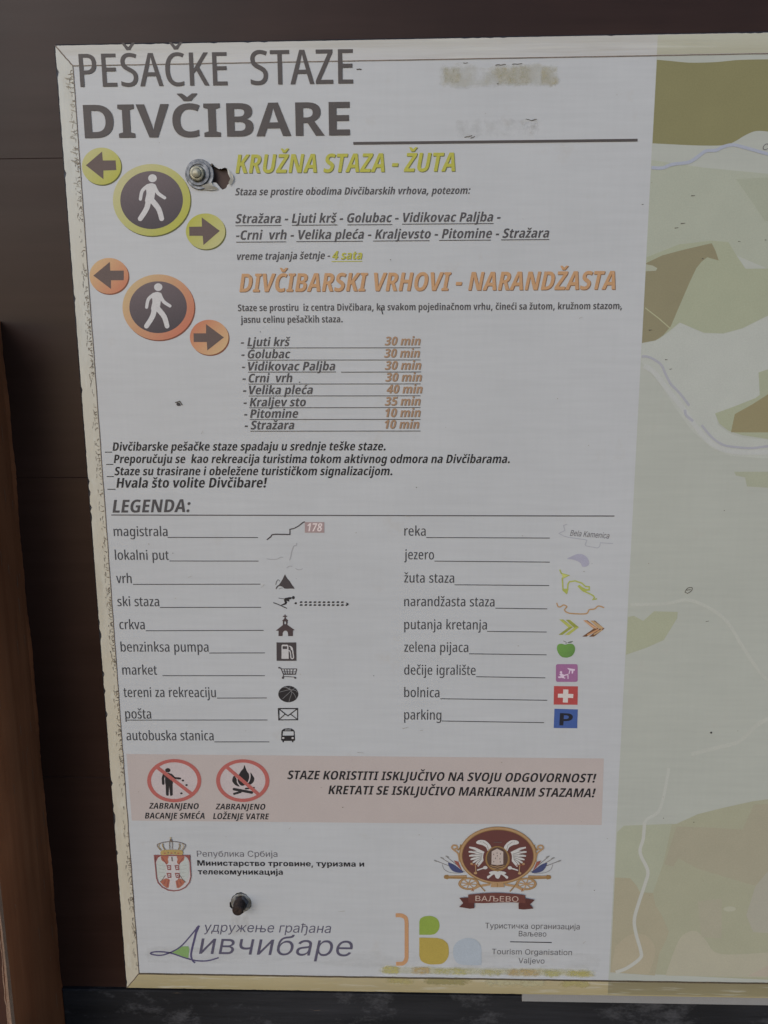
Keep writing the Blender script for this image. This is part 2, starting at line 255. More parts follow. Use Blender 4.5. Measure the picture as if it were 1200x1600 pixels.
  48: [514, [119,45,154,17,174,7,209,-5,259,-10,314,-3,359,15,399,48,428,90,450,145,468,230,475,330,473,435,459,530,434,605,408,650,391,670,364,694,324,714,279,723,234,723,189,714,149,696,119,670,99,645,79,610,61,560,48,500,41,430,39,320,44,245,55,180,71,125,93,80], [222,125,207,145,198,170,186,235,181,355,185,470,195,530,212,575,224,590,234,597,249,602,264,602,284,595,302,575,313,550,323,510,330,455,333,385,328,240,316,170,306,145,294,127,279,116,259,112,239,115]],
  49: [514, [242,0,382,0,384,5,384,710,377,714,257,714,53,520,132,435,207,505,242,544,244,540,241,420]],
  51: [514, [36,25,91,5,150,-6,220,-10,295,-3,352,15,390,38,429,75,450,110,465,160,469,200,465,245,451,285,430,317,400,342,365,360,325,371,318,375,370,400,407,430,435,470,445,495,450,520,450,575,445,600,429,640,415,660,395,679,355,704,330,713,280,722,225,724,180,719,145,712,110,699,65,676,36,655,95,556,125,576,155,590,185,600,210,604,240,603,265,598,287,585,301,570,311,540,310,505,300,479,281,455,260,441,230,430,190,425,130,424,128,420,128,315,130,309,190,308,230,304,275,290,295,275,306,260,315,240,319,210,314,175,300,145,277,125,240,113,195,109,145,114,90,129,35,152]],
  52: [514, [18,147,278,145,281,140,282,0,419,0,421,5,422,145,498,146,499,150,498,260,423,260,421,265,421,710,419,715,283,715,19,260], [142,260,141,265,253,464,283,528,285,525,281,420,281,265,278,260]],
  53: [514, [52,25,101,5,156,-6,221,-10,291,-3,336,10,376,31,406,55,439,100,450,125,462,165,467,210,467,255,456,320,444,350,426,381,405,405,386,422,361,437,331,449,306,454,271,457,196,448,195,450,206,589,426,590,426,710,421,714,91,714,84,710,61,360,63,355,111,324,166,337,201,340,241,337,271,327,295,310,311,287,320,260,323,220,318,185,301,150,276,127,246,114,206,109,156,115,111,127,51,151]],
  55: [514, [101,0,247,0,251,5,476,615,477,710,472,714,42,714,37,711,37,590,322,590,327,585,101,5]],
  56: [514, [83,50,120,21,170,1,235,-9,305,-7,360,6,405,30,435,57,462,100,473,130,479,170,478,215,468,250,450,285,425,315,395,343,349,375,403,415,425,440,438,460,451,490,458,515,461,550,459,580,447,625,425,661,405,680,365,704,320,718,285,723,235,723,180,714,140,698,110,679,87,655,66,620,56,585,54,550,57,515,65,485,79,455,96,430,120,404,153,375,152,370,109,340,74,305,53,270,39,230,35,185,40,130,60,80], [190,125,177,145,170,170,169,195,175,225,187,250,205,272,240,300,250,307,255,306,305,269,322,250,334,230,345,195,344,175,339,150,328,130,315,117,295,106,280,102,255,100,230,103,209,110], [220,470,200,495,191,520,189,550,198,580,215,600,235,610,265,613,290,606,314,585,324,560,325,525,315,496,295,471,260,444,251,445]],
  58: [269, [74,12,102,-6,134,-12,169,-6,194,10,209,34,215,69,209,109,194,134,169,149,134,154,99,148,74,132,59,109,53,69,60,34], [74,412,102,394,134,388,169,394,194,410,209,434,215,474,209,509,194,534,169,549,134,554,99,548,74,532,59,509,53,474,59,436]],
  65: [593, [0,0,155,0,198,165,205,169,390,169,395,167,440,0,591,0,385,715,205,715], [227,295,269,470,295,601,367,295,360,293,230,293]],
  66: [582, [73,0,308,0,373,6,413,18,458,41,488,67,512,100,530,145,537,185,536,240,527,280,512,310,488,339,458,359,417,375,469,405,488,424,502,445,513,470,520,500,523,535,522,565,515,595,497,635,478,658,443,683,388,703,318,713,78,714,73,711], [218,118,218,314,308,313,338,306,358,295,378,270,386,250,389,230,389,205,385,180,378,161,368,145,348,129,323,120,293,118], [218,428,218,597,308,596,333,589,353,577,369,555,376,520,371,480,354,450,338,438,313,429,283,427]],
  67: [547, [138,66,173,35,218,11,248,0,298,-8,348,-10,403,-4,448,6,495,25,496,145,493,150,413,121,378,115,348,113,318,117,293,125,268,140,248,160,228,190,209,245,199,305,197,375,204,440,218,495,236,535,263,569,283,585,303,594,323,600,348,601,403,594,438,581,473,563,478,565,519,675,517,680,463,704,398,720,338,724,273,717,233,705,179,675,138,639,110,600,81,545,61,480,50,405,49,320,57,245,69,190,80,160,104,110]],
  68: [629, [73,0,293,1,328,5,383,19,433,42,473,71,498,96,530,140,557,200,571,255,577,290,581,370,580,410,573,470,557,530,531,585,517,605,486,640,438,676,394,695,368,703,308,713,78,714,73,711], [218,124,216,590,268,592,303,589,346,575,373,557,398,525,414,490,427,435,431,390,431,325,422,260,414,230,401,200,378,168,358,150,333,137,288,125]],
  69: [477, [73,0,429,0,431,5,431,115,428,123,223,123,216,125,218,309,413,310,416,315,416,425,414,430,218,432,216,590,223,593,428,593,431,600,431,710,428,714,78,714,73,711]],
  71: [639, [143,67,182,35,208,20,258,1,313,-9,383,-9,448,-3,523,12,579,30,580,395,578,402,332,400,333,284,438,283,441,280,440,125,403,116,358,113,323,117,283,132,255,155,230,190,214,230,202,285,197,350,200,405,212,470,232,520,263,560,288,579,308,589,338,598,373,601,413,599,453,591,488,580,523,563,568,675,567,680,513,703,443,719,373,724,308,719,248,704,198,680,152,645,113,601,87,555,74,525,58,465,49,395,49,320,57,250,73,185,94,135,108,111]],
  72: [651, [73,0,213,0,217,5,217,305,218,309,223,310,433,309,434,5,438,0,578,0,578,712,573,714,438,714,434,710,434,435,428,433,218,434,217,710,213,714,78,714,73,711]],
  73: [357, [32,0,322,0,325,5,323,80,250,110,251,605,325,635,325,710,322,714,37,714,32,711,32,635,102,607,106,600,106,110,33,80]],
  74: [288, [-64,-201,-20,-210,35,-211,75,-206,110,-194,140,-177,163,-156,184,-126,201,-86,214,-21,217,39,215,714,75,714,73,34,69,-21,63,-46,55,-64,45,-76,30,-85,-5,-92,-65,-84]],
  75: [572, [73,0,214,0,217,5,217,250,268,293,413,3,418,0,574,0,372,395,572,710,568,714,418,714,253,450,218,389,217,710,213,714,78,714,73,711]],
  76: [468, [73,0,443,0,446,5,446,115,443,122,223,122,216,125,216,710,213,714,78,714,72,710]],
  77: [842, [73,0,203,0,205,5,205,380,198,536,203,531,357,0,478,0,633,528,638,537,633,380,633,0,768,0,768,713,573,713,423,208,418,213,271,710,263,714,78,714,73,711]],
  78: [696, [73,0,203,0,204,355,198,512,203,508,448,1,623,0,623,713,498,714,491,710,491,365,497,220,493,213,248,713,78,714,73,711]],
  79: [673, [143,62,191,25,248,1,313,-9,383,-7,443,7,498,35,543,75,577,125,602,185,613,230,620,275,625,360,617,465,595,550,568,605,553,628,523,660,478,693,428,713,368,724,308,724,248,714,198,695,155,665,121,630,92,585,71,530,56,465,48,360,52,280,64,210,80,160,108,105], [257,145,240,165,226,190,213,225,205,265,200,310,199,380,202,430,209,475,219,510,230,535,243,555,261,575,283,590,308,599,338,602,363,599,398,587,428,560,443,535,460,490,470,430,474,360,470,285,463,240,450,195,434,165,413,141,393,128,353,116,318,116,283,126]],
  80: [543, [73,0,214,0,216,5,216,250,323,257,358,265,388,276,418,292,443,312,468,342,484,370,498,410,507,460,507,525,502,560,484,610,468,637,433,671,403,689,348,707,308,713,78,714,73,711], [218,374,216,590,223,593,278,593,318,583,333,573,345,560,354,545,360,525,363,475,360,450,352,425,333,399,303,381,273,375]],
  82: [570, [73,0,214,0,216,5,216,275,223,277,275,275,408,2,413,0,568,0,402,310,402,315,453,353,483,390,503,435,512,490,510,550,494,605,478,632,463,650,438,671,418,683,363,703,313,711,78,714,73,711], [217,390,217,595,283,594,308,589,328,581,341,570,353,555,364,520,363,465,352,435,331,410,303,396,273,390]],
  83: [490, [38,30,93,7,143,-4,208,-10,268,-7,313,3,352,20,393,51,422,85,444,130,456,190,456,225,452,255,445,280,434,305,409,340,376,370,338,396,243,448,212,470,199,485,192,500,188,535,194,560,208,580,228,592,253,598,288,597,323,591,363,579,408,558,413,564,451,675,448,680,393,703,333,719,283,724,223,721,183,713,133,692,103,670,70,630,49,580,43,525,48,470,56,440,68,415,93,382,128,352,168,326,248,282,283,257,304,230,310,210,311,190,304,160,288,139,263,124,233,118,188,119,143,127,98,142,38,167]],
  84: [489, [175,0,315,0,316,590,472,592,472,712,22,714,17,711,17,593,22,591,172,590,173,5]],
  85: [637, [132,55,153,37,178,21,213,6,278,-8,343,-9,398,-1,456,20,493,47,516,70,530,90,541,110,556,150,568,225,568,712,433,714,425,710,425,255,420,200,408,162,387,135,358,120,318,115,273,123,248,139,237,150,226,170,215,210,212,255,212,710,208,714,73,714,68,711,70,205,76,165,95,110,112,80]],
  86: [572, [204,0,365,0,370,5,570,712,425,714,417,710,313,295,285,150,259,295,155,710,150,714,5,714,1,710,201,5]],
  90: [496, [27,0,469,0,471,5,471,115,471,120,467,122,197,122,194,125,464,615,462,713,37,714,33,710,33,600,33,595,37,592,298,590,28,100]],
  97: [518, [78,29,108,6,133,-4,173,-10,218,-7,248,2,275,15,303,40,328,72,333,72,358,0,455,0,458,5,458,360,453,420,445,450,425,490,408,510,378,533,353,544,328,551,278,556,238,555,198,550,153,540,118,528,83,510,118,415,123,411,173,434,218,446,258,449,288,439,303,425,313,405,318,375,318,345,313,341,208,336,153,325,103,303,68,273,48,240,39,215,34,185,33,145,38,110,49,75,61,50], [193,111,178,135,174,165,178,195,191,220,208,236,238,247,273,251,318,251,316,175,308,149,293,125,268,106,243,98,213,100]],
  98: [553, [63,0,173,1,193,56,198,59,203,58,239,20,258,7,278,-2,303,-8,333,-10,368,-6,388,0,428,23,463,62,483,100,503,165,512,245,512,315,507,360,492,425,480,455,448,506,427,525,388,547,358,555,318,556,283,548,257,535,228,510,203,477,198,477,202,580,202,755,198,760,68,760,63,758], [238,124,223,144,216,160,204,215,202,305,208,360,221,400,238,423,253,433,268,438,303,439,325,430,341,415,353,395,363,365,369,325,371,275,369,225,362,180,344,135,328,118,315,110,293,106,273,107,253,114]],
  99: [447, [112,45,131,30,166,10,201,-2,246,-9,296,-9,336,-2,376,12,408,30,410,140,406,145,361,122,316,110,271,107,251,112,236,119,221,131,210,145,194,180,185,225,183,285,186,325,194,365,207,395,222,415,236,427,251,435,281,440,331,433,381,412,421,521,378,540,331,552,276,557,226,553,186,542,151,524,116,497,90,465,68,425,52,375,41,300,41,240,48,180,60,130,86,78]],
  100: [553, [106,40,128,20,166,-1,196,-8,241,-9,271,-3,301,12,326,32,351,63,356,64,381,1,491,0,491,755,486,760,356,760,351,755,351,570,356,478,351,479,321,518,291,540,256,553,216,557,171,549,141,535,105,505,76,460,61,425,45,355,42,315,42,230,46,185,61,120,76,86], [221,123,210,135,197,160,187,200,182,275,187,345,202,395,219,420,232,430,251,438,281,438,306,430,321,419,334,400,346,370,355,305,354,230,350,190,341,156,333,140,321,125,306,114,281,106,256,105,241,109]],
  101: [514, [116,48,146,25,171,11,211,-2,256,-9,311,-9,361,-3,411,11,443,25,449,30,449,130,446,138,396,115,351,103,301,99,261,103,232,115,211,133,194,160,183,195,181,235,476,235,474,355,466,400,458,425,442,460,420,490,394,515,362,535,326,549,286,555,241,555,196,547,161,534,126,510,97,480,75,445,59,405,47,355,41,300,43,215,52,165,67,120,89,80], [182,335,185,370,194,400,209,425,231,443,256,451,291,448,312,435,331,410,342,375,346,335,186,333]],
  103: [553, [69,-205,121,-225,176,-236,241,-240,316,-233,361,-220,401,-199,431,-174,456,-140,479,-85,490,-10,491,546,372,545,360,480,356,477,320,520,286,544,246,555,196,555,166,547,128,525,106,505,88,480,64,430,52,390,42,315,40,270,45,190,53,150,63,115,87,65,106,40,126,21,146,8,166,-1,191,-8,221,-10,261,-5,296,10,326,35,351,71,356,70,348,-50,339,-75,321,-98,301,-111,281,-119,256,-123,221,-124,151,-114,111,-102,71,-85,67,-90], [218,125,197,160,185,215,183,290,191,360,204,400,226,427,241,436,256,440,286,438,307,430,325,415,337,395,346,370,353,330,355,280,354,220,349,180,341,155,330,135,316,120,301,112,276,106,251,107,231,115]],
  104: [561, [63,0,200,0,202,5,202,280,211,360,223,395,238,417,263,433,293,438,318,434,337,420,349,400,357,370,361,320,362,0,498,0,500,5,500,380,495,420,482,465,463,498,433,528,398,547,348,556,303,554,263,541,228,516,203,480,198,477,194,480,202,585,202,755,198,760,68,760,63,758]],
  105: [267, [65,0,198,0,203,5,203,540,202,545,198,547,64,545], [78,632,103,618,133,614,163,618,188,631,204,655,209,685,204,720,192,740,168,756,138,761,103,758,78,744,63,720,58,685,63,655]],
  106: [266, [-35,-230,2,-237,42,-240,77,-237,107,-229,132,-218,161,-195,178,-170,191,-140,200,-100,203,-60,202,546,64,545,62,-70,53,-100,45,-110,32,-118,7,-122,-38,-115,-38,-225], [77,632,102,618,132,614,162,617,187,630,196,640,204,655,209,685,204,720,192,740,167,756,137,761,102,757,77,744,62,720,58,685,62,655]],
  107: [529, [63,0,200,0,202,5,202,170,253,219,258,220,373,0,529,0,355,320,518,545,366,545,240,365,198,297,196,300,202,430,202,755,198,760,68,760,63,758]],
  108: [265, [63,0,198,0,202,5,202,755,198,760,68,760,63,758]],
  109: [839, [63,0,200,0,202,5,202,280,210,360,221,395,238,420,258,433,288,438,313,432,328,420,341,395,348,366,351,320,352,0,489,0,490,300,498,364,508,396,525,420,548,434,573,438,598,433,616,420,628,400,635,370,639,320,639,5,643,0,778,0,777,390,767,450,758,475,741,505,721,525,688,545,643,555,603,556,563,548,535,535,503,510,481,480,473,477,446,515,413,541,373,554,323,556,283,550,248,534,218,510,193,477,188,480,173,540,168,547,63,546]],
  110: [561, [63,0,200,0,202,5,203,290,211,360,221,395,238,419,263,434,293,438,318,434,337,420,349,400,357,370,361,320,362,0,499,0,500,355,496,415,488,449,470,490,454,510,428,532,403,545,363,555,328,557,293,552,263,541,238,526,218,508,193,476,188,477,173,540,168,547,63,545]],
  111: [543, [121,47,161,17,201,0,251,-9,311,-7,360,5,401,27,436,58,464,100,488,160,499,215,502,300,495,360,481,410,453,465,423,500,396,522,376,534,336,549,296,556,246,556,201,548,161,532,128,510,99,480,76,445,58,400,43,330,40,275,44,215,55,160,68,125,91,84], [221,123,199,155,186,210,183,300,191,365,203,400,212,415,227,430,256,442,291,442,316,431,331,416,345,390,352,365,359,325,361,275,359,225,352,180,344,155,331,131,316,116,301,108,281,103,256,104,236,111]],
  112: [553, [63,-240,198,-240,202,-235,202,-20,198,66,203,65,236,25,268,4,308,-8,353,-9,398,4,428,23,455,50,483,100,503,165,512,240,511,320,501,395,481,455,464,485,448,506,428,525,388,548,363,554,333,557,303,554,278,548,242,525,223,505,203,477,198,475,194,480,177,540,173,547,63,545], [238,125,218,155,206,205,203,305,209,365,221,400,239,425,253,435,268,440,303,441,323,433,342,415,353,395,362,365,369,325,371,275,369,225,364,190,356,160,346,140,335,125,322,115,303,109,278,108,253,115]],
  114: [388, [63,0,200,0,203,5,203,290,211,340,220,360,233,381,249,395,268,407,288,414,308,416,364,410,377,550,348,556,318,556,298,553,273,543,253,530,233,511,213,486,198,460,193,456,189,460,168,547,63,545]],
  115: [426, [38,20,85,3,125,-5,180,-10,235,-8,275,-1,305,10,335,29,362,55,383,95,392,145,389,200,375,239,353,270,324,295,185,375,173,390,169,410,172,425,185,440,200,447,225,450,255,448,280,441,345,414,350,420,385,510,384,515,335,537,295,549,250,556,195,556,145,546,107,530,85,515,58,485,40,445,35,400,40,355,55,318,76,290,110,262,210,209,238,190,253,170,257,150,252,130,240,116,220,107,190,104,155,106,120,113,80,127,40,145,36,140]],
  116: [360, [116,30,132,15,156,2,181,-6,211,-10,251,-9,286,-3,331,12,338,15,339,20,337,120,281,108,261,107,246,111,231,120,224,130,217,150,215,175,215,435,331,437,332,545,221,547,216,550,215,655,215,660,211,662,124,660,87,545,18,505,15,500,16,438,21,436,76,435,78,125,83,95,93,65]],
  117: [561, [114,30,141,10,176,-4,211,-9,256,-8,291,2,316,15,341,36,366,69,371,69,391,0,497,0,498,540,496,547,359,545,358,260,351,185,339,150,321,126,296,113,266,109,246,112,226,125,213,145,204,175,200,230,199,545,61,545,63,150,70,110,80,80,96,51]],
  118: [496, [176,0,322,2,492,547,350,545,268,240,247,139,227,235,147,545,2,545,172,5]],
  122: [414, [24,0,389,0,389,112,194,112,188,115,380,450,382,455,381,545,36,545,37,435,219,434,224,430,24,85]],
  262: [547, [138,66,173,35,218,11,248,0,298,-8,348,-10,403,-4,448,6,495,25,496,145,493,150,413,121,378,115,348,113,318,117,293,125,268,140,248,160,228,190,209,245,199,305,197,375,204,440,218,495,236,535,263,569,283,585,303,594,323,600,348,601,403,594,438,581,473,563,478,565,519,675,517,680,463,704,398,720,338,724,273,717,233,705,179,675,138,639,110,600,81,545,61,480,50,405,49,320,57,245,69,190,80,160,104,110], [238,775,333,773,337,775,456,885,489,920,491,930,488,933,333,932,296,870,241,790,238,785]],
  263: [447, [112,45,131,30,166,10,201,-2,246,-9,296,-9,336,-2,376,12,408,30,410,140,406,145,361,122,316,110,271,107,251,112,236,119,221,131,210,145,194,180,185,225,183,285,186,325,194,365,207,395,222,415,236,427,251,435,281,440,331,433,381,412,421,521,378,540,331,552,276,557,226,553,186,542,151,524,116,497,90,465,68,425,52,375,41,300,41,240,48,180,60,130,86,78], [176,606,271,608,396,723,425,755,426,765,270,765,174,620,173,610]],
  268: [547, [138,66,173,35,218,11,248,0,298,-8,348,-10,403,-4,448,6,495,25,496,145,493,150,413,121,378,115,348,113,318,117,293,125,268,140,248,160,228,190,209,245,199,305,197,375,204,440,218,495,236,535,263,569,283,585,303,594,323,600,348,601,403,594,438,581,473,563,478,565,519,675,517,680,463,704,398,720,338,724,273,717,233,705,179,675,138,639,110,600,81,545,61,480,50,405,49,320,57,245,69,190,80,160,104,110], [253,775,388,775,432,840,493,919,493,932,408,933,368,901,323,856,318,855,274,900,238,931,233,933,148,932,147,920,210,840]],
  269: [447, [112,45,131,30,166,10,201,-2,246,-9,296,-9,336,-2,376,12,408,30,410,140,406,145,361,122,316,110,271,107,251,112,236,119,221,131,210,145,194,180,185,225,183,285,186,325,194,365,207,395,222,415,236,427,251,435,281,440,331,433,381,412,421,521,378,540,331,552,276,557,226,553,186,542,151,524,116,497,90,465,68,425,52,375,41,300,41,240,48,180,60,130,86,78], [186,610,191,606,321,606,371,679,426,750,429,755,427,765,341,766,299,730,256,686,206,736,171,765,84,765,82,755,84,750,146,672]],
  353: [426, [38,20,85,3,125,-5,180,-10,235,-8,275,-1,305,10,335,29,362,55,383,95,392,145,389,200,375,239,353,270,324,295,185,375,173,390,169,410,172,425,185,440,200,447,225,450,255,448,280,441,345,414,350,420,385,510,384,515,335,537,295,549,250,556,195,556,145,546,107,530,85,515,58,485,40,445,35,400,40,355,55,318,76,290,110,262,210,209,238,190,253,170,257,150,252,130,240,116,220,107,190,104,155,106,120,113,80,127,40,145,36,140], [150,606,280,606,332,680,387,750,389,755,387,765,300,765,260,730,215,686,166,735,130,766,44,765,42,755,45,750,100,680]],
  381: [496, [27,0,469,0,471,5,471,115,471,120,467,122,197,122,194,125,464,615,462,713,37,714,33,710,33,600,33,595,37,592,298,590,28,100], [184,775,187,773,317,773,363,840,424,920,425,930,417,933,337,933,297,899,252,854,167,932,82,933,78,930,78,920,141,840]],
  382: [414, [24,0,389,0,389,112,194,112,188,115,380,450,382,455,381,545,36,545,37,435,219,434,224,430,24,85], [144,607,274,606,279,608,320,670,382,750,384,765,297,765,266,740,209,687,162,735,125,765,39,766,37,755,40,750,102,670]],
 },
 'C': {
  66: [653, [91,0,356,0,431,6,471,17,511,36,547,65,570,95,588,140,593,175,591,230,579,275,556,313,526,343,491,364,449,375,451,382,481,393,506,408,531,430,555,470,565,520,565,555,560,585,543,630,513,670,471,701,431,717,371,727,90,725], [176,80,176,325,176,330,181,333,356,333,401,328,431,318,460,300,480,280,494,260,504,240,510,215,511,190,508,165,492,130,461,100,426,85,381,77,181,76], [181,405,176,410,177,650,341,651,386,648,426,634,446,620,461,605,480,565,483,535,482,510,475,485,466,468,436,435,406,417,366,407]],
  67: [730, [171,71,216,36,243,21,291,2,351,-9,421,-8,486,7,547,36,596,76,638,131,660,176,673,226,666,229,591,229,587,226,571,181,549,146,521,118,488,96,451,80,406,71,361,71,316,79,261,104,231,127,213,146,176,203,166,226,152,276,145,331,145,396,152,451,166,501,187,546,216,585,246,613,296,642,336,653,381,658,426,654,466,642,511,618,546,586,572,546,588,501,673,501,654,566,630,611,588,661,546,692,491,719,436,733,396,737,351,736,296,726,241,706,193,676,151,636,118,591,90,536,71,471,62,401,62,331,65,291,79,226,102,166,132,116]],
  71: [745, [170,71,216,35,243,21,291,2,356,-9,436,-6,491,7,535,26,560,41,611,86,643,131,663,176,677,231,681,286,681,356,680,361,676,362,403,361,402,291,406,287,598,286,585,211,571,176,551,145,526,119,496,97,461,82,426,73,366,71,321,78,281,93,246,115,213,146,186,184,167,226,152,276,145,331,145,396,152,451,166,501,187,546,216,586,256,621,296,642,336,654,381,658,421,654,461,643,501,622,537,591,566,551,588,501,674,501,661,551,630,611,587,661,536,697,471,725,416,735,351,736,291,726,239,706,191,676,149,636,116,590,90,536,71,471,62,401,62,331,65,291,79,226,101,166,131,115]],
  75: [664, [91,0,176,0,177,245,281,354,535,0,636,0,342,410,343,415,634,725,526,728,521,725,271,454,176,340,176,725,91,726]],
  79: [763, [171,71,196,50,236,25,296,1,351,-8,381,-10,441,-5,501,12,546,35,569,51,612,91,646,138,661,166,683,221,697,291,701,331,701,401,692,471,672,536,645,591,628,616,593,656,546,692,496,717,441,732,381,737,351,736,296,726,241,706,194,676,151,636,118,591,91,536,71,471,62,401,62,331,65,291,79,226,102,166,132,116], [226,132,198,166,175,206,158,251,148,306,144,366,148,426,158,476,177,526,201,566,226,596,261,623,301,643,341,654,401,657,446,649,486,633,532,601,562,566,595,506,611,451,618,391,615,306,605,251,585,201,551,147,519,116,481,92,426,74,361,71,316,79,261,104]],
  84: [643, [279,0,360,0,364,0,365,5,365,650,590,652,593,655,593,720,590,728,49,725,49,655,55,651,277,650]],
  86: [685, [296,0,391,0,395,5,656,727,571,728,566,724,408,270,346,77,341,79,280,270,117,725,27,725]],
  97: [558, [90,39,125,13,165,-4,210,-12,260,-11,300,-2,339,18,369,43,395,78,399,73,400,1,475,0,479,3,479,363,476,403,468,438,452,473,432,498,408,518,370,537,330,548,285,553,235,550,190,540,150,524,115,501,84,468,62,428,68,423,135,401,140,403,155,426,175,447,215,470,265,481,295,480,325,475,355,462,380,438,392,413,397,373,393,348,375,333,345,325,230,311,165,297,110,274,77,248,60,224,50,198,45,168,46,138,50,108,60,81,70,63], [150,91,132,118,127,153,135,188,156,213,180,227,210,237,340,258,375,266,395,275,397,273,397,193,391,158,370,118,339,88,315,74,290,65,240,60,190,67,167,78]],
  99: [568, [132,54,172,22,227,-2,272,-10,327,-10,377,1,422,21,462,51,494,89,518,139,442,162,426,129,412,111,392,92,367,76,337,66,307,62,277,63,247,69,207,90,175,124,152,168,139,219,135,269,137,304,142,339,153,374,167,404,185,429,207,451,232,466,262,476,297,480,327,478,357,469,382,456,407,435,427,409,437,384,512,405,515,409,507,427,486,464,462,491,427,518,382,539,337,550,277,552,232,545,187,528,152,505,120,474,94,439,73,394,60,349,53,299,53,239,60,189,74,144,96,99]],
  101: [582, [132,54,172,23,232,-3,282,-11,342,-10,392,1,437,21,477,52,506,89,521,124,447,145,442,144,429,119,412,99,392,83,372,73,347,65,317,61,287,62,257,67,217,84,180,114,155,154,140,199,135,239,137,246,527,246,532,249,531,304,527,349,511,409,497,439,477,469,454,494,422,518,382,538,327,551,272,552,227,544,187,528,150,504,119,474,94,439,73,394,59,344,52,274,55,219,65,169,82,124,106,84], [137,316,135,319,139,344,149,379,167,413,187,437,212,457,237,470,262,477,297,480,327,478,357,468,382,454,402,436,419,414,432,389,442,359,449,319,442,315]],
  103: [610, [110,-150,152,-182,207,-205,277,-215,337,-214,397,-201,447,-179,477,-155,508,-115,524,-75,531,-15,530,545,452,545,452,460,447,453,403,510,357,540,332,548,302,552,237,549,197,537,158,515,119,480,92,442,72,400,59,350,52,280,55,225,65,175,82,130,104,95,130,65,167,37,217,16,262,9,312,10,352,19,382,35,411,60,442,103,450,100,450,-10,445,-50,431,-85,407,-111,377,-129,337,-141,297,-145,252,-141,222,-133,192,-117,172,-100,142,-64,76,-105], [187,122,167,147,153,175,143,205,137,240,135,280,139,330,147,365,159,395,174,420,197,445,217,460,247,473,277,479,312,479,342,473,367,462,392,443,419,410,433,380,446,335,450,280,448,235,439,190,424,155,402,124,380,105,352,90,322,83,277,81,247,86,217,99]],
  105: [240, [82,0,158,0,160,5,158,546,83,546,79,540,79,5], [78,657,93,645,113,639,134,640,156,650,170,665,177,685,176,705,167,725,148,741,128,747,103,746,84,735,70,720,63,700,66,675]],
  106: [240, [-12,-204,53,-199,78,-191,101,-179,119,-164,135,-144,148,-119,156,-94,161,-44,161,541,158,546,83,546,79,541,78,-59,71,-89,53,-114,28,-126,-12,-131], [78,656,93,645,113,639,138,641,157,651,170,666,177,686,176,706,166,726,148,741,128,748,103,745,83,735,68,716,63,696,66,676]],
  108: [271, [110,27,134,9,164,-1,219,-3,249,2,258,7,240,72,204,70,184,73,169,87,162,112,159,728,79,727,79,117,86,67,94,48]],
  109: [875, [79,0,160,0,161,350,165,385,173,410,193,440,216,460,244,474,284,481,314,478,344,467,374,442,389,416,397,370,397,5,399,0,476,0,478,5,478,355,483,395,499,430,524,458,554,474,599,481,629,478,664,465,690,445,705,420,711,400,715,365,715,0,794,0,795,390,786,440,764,486,734,519,694,542,644,554,594,553,547,540,509,519,476,485,454,447,429,494,409,519,394,531,369,545,349,551,299,555,254,545,214,523,179,487,159,448,156,545,79,546]],
  110: [590, [79,0,160,0,161,345,165,375,174,400,192,430,219,456,254,472,299,479,339,475,369,463,394,443,414,415,426,380,430,345,430,5,434,0,510,0,511,345,509,390,500,430,486,465,461,500,434,523,394,542,359,550,309,552,269,545,234,531,204,510,177,480,159,448,155,545,79,545]],
  111: [598, [132,54,172,22,227,-2,272,-10,327,-10,387,4,427,23,465,54,502,101,525,149,542,214,545,274,538,349,523,399,502,440,464,489,427,518,387,537,342,549,277,552,232,545,187,528,152,505,119,474,94,439,75,399,60,349,53,294,55,219,65,169,83,124,106,84], [192,104,175,124,158,154,143,199,137,234,135,284,139,324,148,359,159,389,177,419,194,439,217,458,237,468,262,476,297,480,332,477,362,467,392,449,421,419,439,389,454,344,461,304,463,249,455,199,440,154,422,124,392,92,363,74,332,64,282,62,248,69,217,83]],
  114: [371, [79,0,160,0,160,345,163,370,172,400,199,438,239,463,284,474,344,471,348,475,348,545,344,553,279,551,234,537,194,510,175,485,164,464,159,463,156,545,79,545]],
  115: [524, [101,44,134,18,179,-1,239,-11,299,-10,354,3,389,18,425,44,453,79,470,124,472,169,464,204,438,244,409,267,374,285,229,323,194,337,167,359,154,389,157,424,174,450,209,472,254,483,304,480,339,467,369,439,389,403,459,421,462,424,457,439,435,479,414,503,388,524,349,541,304,551,254,552,214,548,169,533,139,517,109,492,89,466,74,424,72,379,80,344,105,304,134,279,169,262,319,222,349,210,365,199,378,184,385,169,388,149,387,134,380,114,354,86,324,70,279,61,224,63,199,70,179,80,150,109,129,150,59,133,55,129,68,89,83,64]],
  116: [318, [130,29,160,9,195,-3,250,-6,280,-2,298,4,280,71,240,66,205,71,185,87,174,114,172,474,175,476,280,476,285,479,285,544,175,546,172,669,170,676,92,674,90,547,9,544,10,478,90,477,92,474,92,114,103,69,117,44]],
  117: [591, [131,43,169,15,209,0,264,-7,304,-3,343,8,384,34,411,63,429,95,433,88,434,1,509,1,509,546,434,546,430,543,429,203,425,173,415,143,396,113,368,88,329,72,289,67,249,71,219,84,194,104,175,133,164,163,160,203,160,543,154,546,79,544,81,158,96,98,112,68]],
  118: [560, [238,0,319,0,324,2,529,540,529,546,443,545,318,200,284,86,279,78,244,196,119,542,114,546,29,545]],
